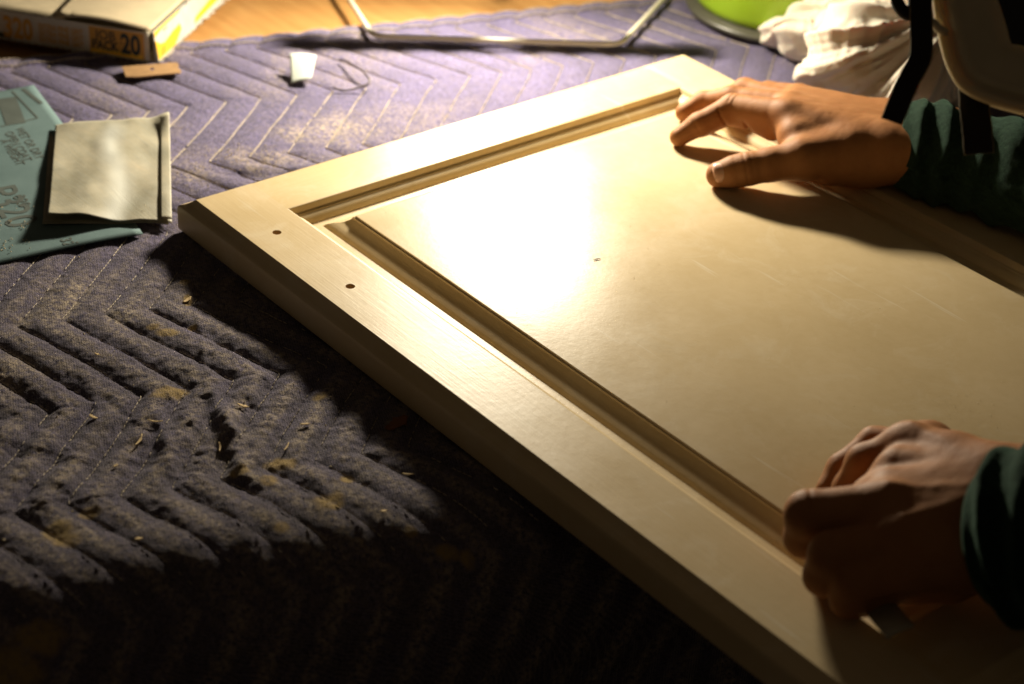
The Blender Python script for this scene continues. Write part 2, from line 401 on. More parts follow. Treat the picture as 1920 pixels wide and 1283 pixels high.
def frame_member(name, mat, a, b, inward, stile):
    """a -> b: the outer top edge (2-D), inward: unit vector to the door's middle"""
    a = np.array(a, float); b = np.array(b, float); t = (b - a) / np.linalg.norm(b - a); inw = np.array(inward, float)
    vs = []; fs = []
    def P3(p, z): return (p[0], p[1], DT + z)
    for (o1, z1), (o2, z2) in zip(OUT[:-1], OUT[1:]):
        if stile: A = [a + (t + inw) * o1, b + (-t + inw) * o1, b + (-t + inw) * o2, a + (t + inw) * o2]
        else: A = [a + t * SW + inw * o1, b - t * SW + inw * o1, b - t * SW + inw * o2, a + t * SW + inw * o2]
        strips([[P3(A[0], z1), P3(A[1], z1), P3(A[2], z2), P3(A[3], z2)]], vs, fs)
        if stile:
            for c, d in ((a, 1), (b, -1)):
                A = [c + (t * d + inw) * o1, c + t * d * o1 + inw * SW, c + t * d * o2 + inw * SW, c + (t * d + inw) * o2]
                strips([[P3(A[0], z1), P3(A[1], z1), P3(A[2], z2), P3(A[3], z2)]], vs, fs)
    for (o1, z1), (o2, z2) in zip(INN[:-1], INN[1:]):
        q1, q2 = SW + o1, SW + o2
        A = [a + t * q1 + inw * q1, b - t * q1 + inw * q1, b - t * q2 + inw * q2, a + t * q2 + inw * q2]
        strips([[P3(A[0], z1), P3(A[1], z1), P3(A[2], z2), P3(A[3], z2)]], vs, fs)
    dz = 0 if stile else -.00018
    e = 0 if stile else SW
    o = [a + t * e, b - t * e, b - t * e + inw * SW, a + t * e + inw * SW]
    loops = [[Vector(P3(p, dz)) for p in o]]
    holes = []
    if stile and inward == (0, 1):
        for hx in (.108 * .7, .2422 * .7):
            c = np.array([hx, .0322 * .7]); ring = [Vector((c[0] + .0034 * math.cos(w), c[1] + .0034 * math.sin(w), DT)) for w in np.linspace(0, 2 * math.pi, 24, endpoint=False)]
            loops.append(ring); holes.append((c, ring))
    flatv = [v for l in loops for v in l]; b0 = len(vs); vs.extend([tuple(v) for v in flatv])
    for tri in tessellate_polygon(loops): fs.append(tuple(b0 + i for i in tri))
    # underside and a few inner faces
    bz = -.0266
    strips([[P3(o[3], bz), P3(o[2], bz), P3(o[1], bz), P3(o[0], bz)]], vs, fs)
    ob = mesh(name, vs, fs, mat, door, False)
    import bmesh
    bm = bmesh.new(); bm.from_mesh(ob.data); bmesh.ops.remove_doubles(bm, verts=bm.verts, dist=.00002)
    bmesh.ops.recalc_face_normals(bm, faces=bm.faces); bm.to_mesh(ob.data); bm.free()
    ob.data.polygons.foreach_set('use_smooth', np.full(len(ob.data.polygons), True)); sharp(ob, 24)
    for c, ring in holes:
        hv = []; hf = []; n = len(ring)
        rings = [(.0034, 0), (.0032, -.0006), (.0030, -.0025), (.0029, -.0050), (.0, -.0062)]
        for r, z in rings:
            for w in np.linspace(0, 2 * math.pi, n, endpoint=False): hv.append((c[0] + r * math.cos(w), c[1] + r * math.sin(w), DT + z))
        for k in range(len(rings) - 1):
            for i in range(n): hf.append((k * n + i, k * n + (i + 1) % n, (k + 1) * n + (i + 1) % n, (k + 1) * n + i))
        h = mesh('screw_hole', hv, hf, M_hole, ob); h.matrix_parent_inverse = Matrix.Translation(-Vector(door.location)) if False else ob.matrix_world.inverted()
        h.parent = ob; h.matrix_parent_inverse = (Matrix.Translation(Vector(door.location)) @ ob.matrix_parent_inverse).inverted()
    return ob
frame_member('stile', M_px, (0, 0), (DL, 0), (0, 1), True)
frame_member('stile', M_px, (DL, DW), (0, DW), (0, -1), True)
frame_member('rail', M_py, (0, DW), (0, 0), (1, 0), False)
frame_member('rail', M_py, (DL, 0), (DL, DW), (-1, 0), False)
# raised panel: concentric loops from the tongue up to the field
PAN = [(.0560, -.0112), (.0678, -.0112), (.0686, -.0109), (.0696, -.0100), (.0712, -.0091), (.0732, -.0082), (.0752, -.0076), (.0775, -.0070), (.0795, -.0062), (.0814, -.0047), (.0829, -.0036), (.0838, -.0024), (.0841, -.0014), (.0850, -.0011), (.0855, -.0009), (.0857, -.0003), (.0861, -.0001), (.0866, 0)]
vs = []; fs = []
for o, z in PAN:
    for x, y in ((o, o), (DL - o, o), (DL - o, DW - o), (o, DW - o)): vs.append((x, y, DT - .0004 + z))
for k in range(len(PAN) - 1):
    for i in range(4): fs.append((k * 4 + i, k * 4 + (i + 1) % 4, (k + 1) * 4 + (i + 1) % 4, (k + 1) * 4 + i))
nl = (len(PAN) - 1) * 4; fs.append((nl, nl + 1, nl + 2, nl + 3))
pan = mesh('raised_panel', vs, fs, M_pn, door); sharp(pan, 20)
back = [(.057, .057), (DL - .057, .057), (DL - .057, DW - .057), (.057, DW - .057)]
mesh('back_face', [(x, y, DT - .016) for x, y in back], [(3, 2, 1, 0)], M_pn, door, False)
# paint chip scratch on the panel
def strip_on(name, pts, w, h, mat, parent=None, lift=0):
    """a thin raised sliver following points"""
    vs = []; fs = []; n = len(pts)
    for i, p in enumerate(pts):
        p = np.array(p, float); a = np.array(pts[max(i - 1, 0)], float); b = np.array(pts[min(i + 1, n - 1)], float)
        d = b - a; s = np.array([-d[1], d[0], 0]); s /= max(np.linalg.norm(s), 1e-9); k = 1 if 0 < i < n - 1 else .35
        vs += [p + s * w * k, p - s * w * k, p - s * w * k + [0, 0, h], p + s * w * k + [0, 0, h]]
    for i in range(n - 1):
        for j in range(4): fs.append((i * 4 + j, i * 4 + (j + 1) % 4, i * 4 + 4 + (j + 1) % 4, i * 4 + 4 + j))
    fs += [(3, 2, 1, 0), tuple(n * 4 - 4 + j for j in range(4))]
    return mesh(name, vs, fs, mat, parent, False)
M_dark = simple('dark_fleck', (.05, .03, .015), .8)
chip = strip_on('paint_fleck', [at(1113, 487.5, DT), at(1119, 486, DT), at(1126, 485, DT)], .0005, .0003, M_dark)
tag(chip, 'tiny dark fleck lying on the middle of the cream panel', 'fleck')
# sanding dust on the door
M_dust = simple('sanding_dust', (.78, .68, .50), .95, bmp=0)
dv = []; df = []
def crumb(p, r, rg=rng):
    b = len(dv); R = rg.uniform(.5, 1.1, 6) * r
    for k, d in enumerate(((1, 0, 0), (-1, 0, 0), (0, 1, 0), (0, -1, 0), (0, 0, 1), (0, 0, -.5))): dv.append(np.array(p) + np.array(d) * R[k] + rg.randn(3) * r * .15)
    for f in ((0, 2, 4), (2, 1, 4), (1, 3, 4), (3, 0, 4), (2, 0, 5), (1, 2, 5), (3, 1, 5), (0, 3, 5)): df.append(tuple(b + i for i in f))
for cx, cy, sx, sy, n_ in ((1790, 765, 60, 14, 55), (1540, 548, 60, 30, 26), (1150, 420, 250, 120, 60), (800, 470, 120, 60, 40), (1650, 700, 160, 90, 50), (560, 410, 40, 30, 26)):
    for _ in range(n_):
        p = at(cx + rng.randn() * sx, cy + rng.randn() * sy, DT)
        if .085 < p[0] < DL - .09 and .085 < p[1] < DW - .09: crumb(p, rng.uniform(.00012, .00038))
# dust in the groove along the near stile
for _ in range(260):
    x = rng.uniform(.06, .62); crumb((x, .0605 + abs(rng.randn()) * .0016, DT - .0108), rng.uniform(.00015, .0004))
for _ in range(120):
    crumb((.0605 + abs(rng.randn()) * .002, rng.uniform(.06, .44), DT - .0108), rng.uniform(.00015, .0004))
for _ in range(80):
    x = rng.uniform(.12, .45); crumb((x, SW + .0004 + rng.randn() * .0003, DT - .0003), rng.uniform(.0001, .00025))
sd = mesh('sanding_dust', dv, df, M_dust, None, False); tag(sd, 'pale sanding dust sprinkled over the cream door', 'dust', kind='stuff')

# ------------------------------------------------------------------ implicit surfaces (hands, cloth)
def surface_nets(f, org, h):
    ins = f < 0; nx, ny, nz = f.shape
    acc = np.zeros((nx - 1, ny - 1, nz - 1, 3), np.float32); cnt = np.zeros((nx - 1, ny - 1, nz - 1), np.float32)
    corners = [(i, j, k) for i in (0, 1) for j in (0, 1) for k in (0, 1)]
    sl = lambda a, c: a[c[0]:c[0] + nx - 1, c[1]:c[1] + ny - 1, c[2]:c[2] + nz - 1]
    for a in corners:
        for ax in range(3):
            if a[ax]: continue
            b = list(a); b[ax] = 1; fa = sl(f, a); fb = sl(f, b); x = sl(ins, a) != sl(ins, b)
            t = np.where(x, fa / np.where(x, fa - fb, 1), 0)
            for c in range(3):
                acc[..., c] += np.where(x, a[c] + (t if c == ax else 0), 0)
            cnt += x
    m = cnt > 0; ids = np.full(m.shape, -1, np.int64); ids[m] = np.arange(m.sum())
    I = np.argwhere(m); V_ = (I + acc[m] / cnt[m][:, None]) * h + org
    faces = []
    for ax in range(3):
        sA = [slice(1, -1)] * 3; sA[ax] = slice(0, -1); sB = list(sA); sB[ax] = slice(1, None)
        A = ins[tuple(sA)]; B = ins[tuple(sB)]; E_ = np.argwhere(A != B)
        o = np.array([1, 1, 1]); o[ax] = 0; E0 = E_ + o
        u, w = (ax + 1) % 3, (ax + 2) % 3
        du = np.zeros(3, int); du[u] = 1; dw = np.zeros(3, int); dw[w] = 1
        g = lambda e: ids[e[:, 0], e[:, 1], e[:, 2]]
        q = np.stack([g(E0 - du - dw), g(E0 - dw), g(E0), g(E0 - du)], -1)
        s = A[E_[:, 0], E_[:, 1], E_[:, 2]]; q[~s] = q[~s][:, ::-1]
        faces.append(q)
    return V_, np.concatenate(faces)
def smin(a, b, k):
    h = np.clip(.5 + .5 * (b - a) / k, 0, 1); return b * (1 - h) + a * h - k * h * (1 - h)
class Field:
    def __init__(s, lo, hi, h):
        s.h = h; s.org = np.array(lo, float); n = np.ceil((np.array(hi) - lo) / h).astype(int) + 1
        s.X, s.Y, s.Z = np.meshgrid(*[np.arange(n[i], dtype=np.float32) * h + np.float32(lo[i]) for i in range(3)], indexing='ij')
        s.f = np.full(s.X.shape, 1., np.float32)
    def cone(s, a, b, ra, rb, k=.004, f=None):
        a = np.array(a, np.float32); d = (np.array(b, np.float32) - a); L2 = max(float(d @ d), 1e-12)
        px, py, pz = s.X - a[0], s.Y - a[1], s.Z - a[2]
        t = np.clip((px * d[0] + py * d[1] + pz * d[2]) / L2, 0, 1)
        px -= t * d[0]; py -= t * d[1]; pz -= t * d[2]
        g = np.sqrt(px * px + py * py + pz * pz) - (ra + t * (rb - ra))
        if f is not None: return g if f is True else smin(f, g, k)
        s.f = smin(s.f, g, k); return g
    def chain(s, pts, k_in=.003, k=.005):
        g = None
        for (a, ra), (b, rb) in zip(pts[:-1], pts[1:]):
            c = s.cone(a, b, ra, rb, f=True); g = c if g is None else smin(g, c, k_in)
        s.f = smin(s.f, g, k)
def vnormals(v, q):
    n = np.cross(v[q[:, 2]] - v[q[:, 0]], v[q[:, 3]] - v[q[:, 1]]); o = np.zeros_like(v)
    for c in range(4): np.add.at(o, q[:, c], n)
    return o / np.maximum(np.linalg.norm(o, axis=1, keepdims=True), 1e-12)
def relax(v, q, it=2, lam=.5):
    e = np.concatenate([q[:, [0, 1]], q[:, [1, 2]], q[:, [2, 3]], q[:, [3, 0]]])
    deg = np.bincount(e[:, 0], minlength=len(v)).astype(float)
    for i in range(it * 2):
        s = np.zeros_like(v)
        for c in range(3): s[:, c] = np.bincount(e[:, 0], v[e[:, 1], c], len(v))
        l_ = lam if i % 2 == 0 else -lam * .9
        v = v + l_ * (s / deg[:, None] - v)
    return v
def crease(v, nrm, c, axis, w, depth, rad, face=None):
    axis = np.array(axis, float); axis /= np.linalg.norm(axis); d = v - c
    al = d @ axis; r = np.linalg.norm(d, axis=1)
    k = depth * np.exp(-(al / w) ** 2) * (1 - sstep(rad * .7, rad, r))
    if face is not None:
        fc = np.array(face, float); fc /= np.linalg.norm(fc); k = k * sstep(-.1, .5, nrm @ fc)
    return v - nrm * k[:, None]

def mat_skin():
    m, nt, b = new_mat('tanned_skin')
    v = coords(nt)
    c = ramp(nt, noise(nt, v, 45, 4), [(.3, (.33, .140, .050)), (.7, (.40, .180, .068))])
    c = mixc(nt, ramp(nt, noise(nt, v, 160, 4, .7), [(.5, 0.0), (.75, .25)]), c, (.28, .095, .045))
    nt.links.new(c, b.inputs['Base Color'])
    b.inputs['Roughness'].default_value = .60; b.inputs['Specular IOR Level'].default_value = .16
    b.inputs['Subsurface Weight'].default_value = .08; b.inputs['Subsurface Radius'].default_value = (1.0, .35, .15); b.inputs['Subsurface Scale'].default_value = .006
    vo = N(nt, 'ShaderNodeTexVoronoi', Scale=900); nt.links.new(v, vo.inputs['Vector'])
    p = bump(nt, b, vo.outputs['Distance'], .22, .0003)
    bump(nt, b, noise(nt, coords(nt, (1, 1, 1)), 260, 4, .6), .20, .0007, p)
    return m
M_skin = mat_skin()
M_nail = simple('fingernail', (.66, .36, .24), .32, var=.06, scale=200, bmp=.05, Subsurface_Weight=.2, Subsurface_Scale=.003)

person = empty('person', (1.2, .75, -.78))
tag(person, 'person in dark green sleeves sanding, both hands on the cream door', 'person')
J = lambda px, py, h: at(px, py, DT + h)
VIEW = AX[:, 2]

# ---- far (right) hand, fingertips and thumb resting on the panel
pts = {
 'i': [J(1273, 257, .0072), J(1310, 234, .0170), J(1374, 202, .0300), J(1478, 218, .0400)],
 'm': [J(1284, 211, .0075), J(1318, 192, .0150), J(1372, 186, .0245), J(1480, 204, .0320)],
 'r': [J(1352, 200, .0070), J(1368, 182, .0120), J(1396, 168, .0175), J(1488, 195, .0240)],
 'p': [J(1395, 200, .0065), J(1410, 186, .0110), J(1440, 172, .0150), J(1500, 180, .0200)],
 't': [J(1348, 328, .0098), J(1402, 317, .0160), J(1506, 298, .0260), J(1600, 285, .0300)]}
wr, wu = J(1668, 282, .0340), J(1668, 232, .0250)
allp = np.array([p for l in pts.values() for p in l] + [wr, wu, J(1760, 270, .04)])
lo = allp.min(0) - .032; hi = allp.max(0) + .032; lo[2] = DT - .004
fld = Field(lo, hi, .00115)
fld.chain([(pts['i'][0], .0072), (pts['i'][1], .0086), (pts['i'][2], .0104), (pts['i'][3], .0128)], .004, .003)
fld.chain([(J(1478, 236, .032), .0118), (J(1500, 262, .031), .0140), (J(1530, 275, .029), .0150)], .006, .008)
# soft pads under the two longer phalanges
fld.cone(J(1372, 220, .0225), J(1398, 224, .0235), .0072, .0074, .004); fld.cone(J(1426, 232, .0255), J(1448, 240, .0260), .0085, .0100, .004)
fld.cone(J(1320, 236, .0160), J(1350, 222, .0210), .0078, .0080, .003)
fld.chain([(pts['m'][0], .0072), (pts['m'][1], .0082), (pts['m'][2], .0100), (pts['m'][3], .0130)], .004, .0022)
fld.chain([(pts['r'][0], .0070), (pts['r'][1], .0078), (pts['r'][2], .0088), (pts['r'][3], .0110)], .004, .0018)
fld.chain([(pts['p'][0], .0060), (pts['p'][1], .0066), (pts['p'][2], .0076), (pts['p'][3], .0095)], .004, .0018)
# metacarpals and palm
mc = np.array([pts[k_][3] for k_ in 'imrp']); mc[3] = mc[3] * .8 + mc[2] * .2; rm = [.0128, .0128, .0112, .0100]
for t_ in np.linspace(0, 1, 11):
    a_ = np.array([np.interp(t_ * 3, range(4), mc[:, c]) for c in range(3)]); b2 = wr * (1 - t_) + wu * t_
    fld.cone(a_, b2, float(np.interp(t_ * 3, range(4), rm)), .0190 - .0020 * t_, .005)
fld.chain([(pts['t'][3], .0200), (J(1640, 285, .030), .0210), (wr, .0205), (J(1780, 285, .042), .0230)], .008, .010)
fld.chain([(wu, .0175), (J(1780, 250, .036), .0200)], .008, .010)
fld.chain([(pts['i'][3] * .6 + pts['t'][2] * .4, .0085), (J(1570, 270, .029), .0150)], .008, .012)    # web of the thumb
fld.chain([(J(1560, 318, .0155), .0125), (J(1620, 312, .0185), .0150), (J(1668, 305, .022), .0150)], .008, .010)   # heel of the hand
th = pts['t']
fld.chain([(th[0], .0096), (th[0] * .45 + th[1] * .55, .0114), (th[1], .0122), (th[1] * .6 + th[2] * .4, .0122), (th[2], .0165), (th[3], .0198)], .004, .007)
v, q = surface_nets(fld.f - np.float32(.0006), fld.org, fld.h); v = relax(v, q, 3)
nr = vnormals(v, q)
ti = lambda a, b, t: a * (1 - t) + b * t
up = np.array([0, 0, 1.])
for (c, ax, w, dep, rad, fc) in (
    (ti(th[1], th[2], -.05), th[2] - th[1], .0009, .0010, .016, VIEW), (ti(th[1], th[2], .07), th[2] - th[1], .0007, .0008, .016, VIEW + up),
    (ti(th[1], th[2], -.22), th[2] - th[1], .0006, .0005, .014, VIEW), (ti(th[1], th[2], .16), th[2] - th[1], .0006, .0004, .014, VIEW),
    (J(1356, 220, .024), J(1356, 220, .024) - J(1300, 245, .010), .0010, .0016, .013, VIEW - up), (J(1408, 226, .024), pts['i'][3] - pts['i'][2], .0011, .0018, .013, VIEW - up),
    (J(1306, 240, .016), pts['i'][1] - pts['i'][0], .0008, .0005, .010, VIEW),
    (pts['i'][2] + up * .009, pts['i'][3] - pts['i'][2], .0010, .0005, .011, up), (pts['i'][2] + up * .009 + (pts['i'][3] - pts['i'][2]) * .08, pts['i'][3] - pts['i'][2], .0008, .0004, .011, up),
    (J(1560, 335, .008), J(1600, 330, .01) - J(1540, 345, .0), .0010, .0007, .02, VIEW)):
    v = crease(v, nr, c, ax, w, dep, rad, fc)
# tendons and knuckles catch the low light on the back of the hand
hx_ = -(v - pts['i'][3]) @ (pts['i'][3] - wr) / np.linalg.norm(pts['i'][3] - wr)
vs_ = relax(v, q, 45, .55); mk = sstep(-.006, .012, hx_) * (v[:, 2] > DT + .006); v = v * (1 - mk[:, None]) + vs_ * mk[:, None]; nr = vnormals(v, q)
for key, hh in (('i', .00015), ('m', .0003), ('r', .0002)):
    a = pts[key][3]; b = ti(wr, wu, .5); d = b - a; t = np.clip((v - a) @ d / (d @ d), 0, 1); dd = np.linalg.norm(v - a - t[:, None] * d, axis=1)
    lat = v - a - t[:, None] * d; lat = lat - np.outer(lat @ up, up); ll = np.linalg.norm(lat, axis=1)
    v = v + nr * (hh * np.exp(-(ll / .0030) ** 2) * sstep(.2, .7, nr @ up) * (1 - t) * (dd < .025))[:, None]
    v = v + nr * (.0001 * (fbm(v[:, 0] * 110 + v[:, 2] * 50, v[:, 1] * 110 - v[:, 2] * 40, 2, 4) - .5) * 2)[:, None]
v[:, 2] = np.maximum(v[:, 2], DT + .0001)
hand_r = mesh('hand', v, q, M_skin, person)
def nail(c, along, normal, L, Wd, H, parent):
    along = np.array(along, float); along /= np.linalg.norm(along); nn = np.array(normal, float); nn -= along * (nn @ along); nn /= np.linalg.norm(nn)
    sd_ = np.cross(along, nn); vs = []; fs = []; nu, nv_ = 12, 12
    for i in range(nu + 1):
        for j in range(nv_ + 1):
            a = i / nu * 2 - 1; b = j / nv_ * 2 - 1
            wloc = Wd * (1 - .25 * max(0, -a) ** 3) * math.sqrt(max(0, 1 - max(0, abs(a) - .72) ** 2 / .0784 * .85))
            x = a * L; y = b * wloc
            edge = max(abs(b) ** 6, abs(a) ** 8)
            z = H * (1 - (b * wloc / Wd) ** 2 * 1.0) - .12 * H * a * a - .0010 * edge
            vs.append(np.array(c) + along * x + sd_ * y + nn * z)
    for i in range(nu):
        for j in range(nv_):
            k = i * (nv_ + 1) + j; fs.append((k, k + 1, k + nv_ + 2, k + nv_ + 1))
    m_ = mesh('nail', vs, fs, M_nail, parent); so = m_.modifiers.new('thickness', 'SOLIDIFY'); so.thickness = .0006; so.offset = 0
    m_.matrix_parent_inverse = (Matrix.Translation(Vector(person.location)) @ parent.matrix_parent_inverse).inverted() if parent is not person else m_.matrix_parent_inverse
    return m_
tn = VIEW * .85 + up * .25
tax = th[1] - th[0]
nail(th[0] + tax * .12 + tn / np.linalg.norm(tn) * .0076, -tax, tn, .0080, .0078, .0034, hand_r)

# ---- near (left) hand, curled over a folded abrasive
pts2 = {
 'i': [J(1590, 935, .004), J(1592, 915, .018), J(1622, 868, .036), J(1704, 842, .048)],
 'm': [J(1535, 1030, .008), J(1508, 1008, .024), J(1516, 964, .043), J(1660, 955, .050)],
 'r': [J(1575, 1098, .008), J(1545, 1080, .020), J(1560, 1040, .036), J(1690, 1015, .046)],
 'p': [J(1620, 1128, .008), J(1590, 1125, .015), J(1600, 1090, .027), J(1710, 1060, .040)],
 't': [J(1556, 918, .009), J(1580, 880, .018), J(1640, 832, .030), J(1740, 845, .038)]}
w1, w2 = J(1868, 905, .060), J(1880, 1040, .048)
allp = np.array([p for l in pts2.values() for p in l] + [w1, w2, J(1990, 960, .07)])
lo = allp.min(0) - .034; hi = allp.max(0) + .034; lo[2] = DT - .004
fld = Field(lo, hi, .0013)
R4 = {'i': (.0080, .0090, .0108, .0138), 'm': (.0092, .0108, .0128, .0150), 'r': (.0092, .0108, .0125, .0145), 'p': (.0085, .0092, .0108, .0130), 't': (.0082, .0090, .0098, .0140)}
for kk in 'imrpt':
    fld.chain([(pts2[kk][a], R4[kk][a]) for a in range(4)], .004, .0018 if kk in 'mr' else .0022)
wm_ = w1 * .5 + w2 * .5
fld.chain([(pts2['i'][3], .0125), (J(1790, 868, .055), .0160), (w1, .0200), (J(1990, 905, .070), .0235)], .008, .010)
fld.chain([(pts2['m'][3], .0130), (J(1780, 930, .052), .0170), (wm_, .0210), (J(1990, 960, .066), .0240)], .008, .010)
fld.chain([(pts2['r'][3], .0125), (J(1790, 985, .050), .0165), (w2, .0200)], .008, .010)
fld.chain([(pts2['p'][3], .0115), (J(1800, 1040, .040), .0165), (w2, .0200), (J(1990, 1030, .058), .0230)], .008, .010)
mc = np.array([pts2[k_][3] for k_ in 'imrp'])
for t_ in np.linspace(0, 1, 9):
    a_ = np.array([np.interp(t_ * 3, range(4), mc[:, c]) for c in range(3)])
    fld.cone(a_, w1 * (1 - t_) + w2 * t_, float(np.interp(t_ * 3, range(4), [.0138, .0148, .0142, .0128])), .0205, .006)
fld.chain([(pts2['t'][3], .0160), (J(1800, 930, .036), .0200), (J(1860, 990, .040), .0210)], .008, .012)
fld.chain([(J(1650, 1000, .030), .0200), (J(1690, 1060, .024), .0200), (J(1780, 1060, .026), .0210)], .008, .010); fld.chain([(J(1640, 940, .036), .0150), (J(1720, 900, .040), .0160)], .008, .010)
v, q = surface_nets(fld.f - np.float32(.0004), fld.org, fld.h); v = relax(v, q, 4)
c0_ = (pts2['i'][3] + pts2['m'][3]) / 2; ax_ = (wm_ - c0_) / np.linalg.norm(wm_ - c0_)
vs_ = relax(v, q, 45, .55); mk = sstep(-.004, .014, (v - c0_) @ ax_) * (v[:, 2] > DT + .02); v = v * (1 - mk[:, None]) + vs_ * mk[:, None]; nr = vnormals(v, q)
for key in 'imr':
    a = pts2[key][3]; b = wm_; d = b - a; t = np.clip((v - a) @ d / (d @ d), 0, 1)
    lat = v - a - t[:, None] * d; lat = lat - np.outer(lat @ up, up); ll = np.linalg.norm(lat, axis=1)
    v = v + nr * (.0010 * np.exp(-(ll / .0035) ** 2) * sstep(.2, .7, nr @ up) * (1 - t))[:, None]
    v = v + nr * (.0012 * np.exp(-(np.linalg.norm(v - a - up * .012, axis=1) / .008) ** 2))[:, None]
for key in 'mr':
    v = crease(v, nr, pts2[key][2] + up * .009, pts2[key][3] - pts2[key][2], .001, .0007, .012, up + VIEW)
v = v + nr * (.0002 * (fbm(v[:, 0] * 150 + v[:, 2] * 90, v[:, 1] * 150 - v[:, 2] * 70, 3, 14) - .5) * 2)[:, None]
v[:, 2] = np.maximum(v[:, 2], DT + .0001)
hand_l = mesh('hand', v, q, M_skin, person)

# ---- sleeves
def mat_fleece():
    m, nt, b = new_mat('green_fleece')
    v = coords(nt)
    c = ramp(nt, noise(nt, v, 300, 4, .7), [(.35, (.005, .012, .008)), (.7, (.015, .034, .020))])
    nt.links.new(c, b.inputs['Base Color']); b.inputs['Roughness'].default_value = .95; b.inputs['Specular IOR Level'].default_value = .1
    b.inputs['Sheen Weight'].default_value = .25; b.inputs['Sheen Tint'].default_value = (.4, .7, .5, 1)
    p = bump(nt, b, noise(nt, v, 900, 3, .8), .8, .0010)
    bump(nt, b, noise(nt, v, 120, 4, .6), .5, .0025, p)
    return m
M_fleece = mat_fleece()
def sleeve(axis, folds, seed, ns=220, nt_=160, ring=None):
    """axis: list of (point, radius); the cuff is at the first point and turns inwards"""
    A = np.array([a for a, _ in axis]); R = np.array([r for _, r in axis])
    L = np.concatenate([[0], np.cumsum(np.linalg.norm(np.diff(A, axis=0), axis=1))])
    s = np.concatenate([np.linspace(.018, 0, 10)[:-1], np.linspace(0, L[-1], ns)]); inner = np.concatenate([np.ones(9), np.zeros(ns)])
    C = np.stack([np.interp(s, L, A[:, i]) for i in range(3)], -1); r = np.interp(s, L, R)
    T = np.gradient(np.stack([np.interp(np.linspace(0, L[-1], ns + 9), L, A[:, i]) for i in range(3)], -1), axis=0); T /= np.linalg.norm(T, axis=1, keepdims=True)
    Tm = T.mean(0); Tm /= np.linalg.norm(Tm)
    e1 = np.cross(Tm, up); e1 /= np.linalg.norm(e1); e2 = np.cross(e1, Tm)
    if ring is not None: e1 = np.array(ring, float); e1[2] = 0; e1 /= np.linalg.norm(e1); e2 = up
    th_ = np.linspace(0, 2 * math.pi, nt_, endpoint=False)
    SS, TH = np.meshgrid(s, th_, indexing='ij')
    rr = r[:, None] - inner[:, None] * .0022 + 0 * TH
    edge = 1 - np.exp(-SS / .004)
    wav = fbm(TH * 1.2 + 5, SS * 20, 3, seed)
    for k, (pos, amp, wd, tilt) in enumerate(folds):
        c = pos + tilt * np.cos(TH - .6 * k) + .010 * (fbm(TH * 1.1 + k * 3, SS * 8, 2, seed + k) - .5)
        rr = rr + amp * np.exp(-((SS - c) / wd) ** 2) * (.45 + .9 * vnoise(TH * .95 + k * 1.7, SS * 0 + k, seed + 9)) * (1 - inner[:, None])
    rr = rr + .004 * (fbm(TH * 2.2, SS * 45, 3, seed + 3) - .5) * edge - .0025 * (1 - edge) * (1 - inner[:, None])
    Pn = C[:, None, :] + (np.cos(TH) * rr)[..., None] * e1 + (np.sin(TH) * rr)[..., None] * e2
    n_, m_ = SS.shape; ix = np.arange(n_ * m_).reshape(n_, m_); nx_ = np.roll(ix, -1, 1)
    q_ = np.stack([ix[:-1], nx_[:-1], nx_[1:], ix[1:]], -1).reshape(-1, 4)
    Pn = Pn.reshape(-1, 3)
    return Pn, q_
Pn, q_ = sleeve([(J(1682, 271, .033), .0345), (J(1800, 296, .038), .0360), (J(1920, 334, .043), .0385), (J(2100, 392, .05), .040), (J(2500, 500, .09), .044)],
                [(.016, .0045, .0050, .002), (.034, .0060, .0065, .003), (.060, .004, .008, .005), (.09, .004, .011, .006), (.13, .005, .015, .006), (.2, .005, .02, .01)], 3, ring=AX[:, 2] - .12 * AX[:, 0])
Pn[:, 2] = np.maximum(Pn[:, 2], DT + .0006)
mesh('sleeve', Pn, q_[:, ::-1].copy(), M_fleece, person)
Pn, q_ = sleeve([(J(1862, 1010, .052), .0400), (J(1915, 1005, .058), .0450), (J(2030, 1010, .07), .052), (J(2250, 1000, .10), .060), (J(2700, 960, .16), .068)],
                [(.013, .0065, .0055, .003), (.030, .0075, .0060, .005), (.048, .006, .006, .006), (.075, .007, .010, .006), (.12, .008, .015, .006)], 23)
ins = (Pn[:, 0] < DL) & (Pn[:, 1] > 0)
Pn[:, 2] = np.where(ins, np.maximum(Pn[:, 2], DT + .0004), Pn[:, 2])
mesh('sleeve', Pn, q_[:, ::-1].copy(), M_fleece, person)

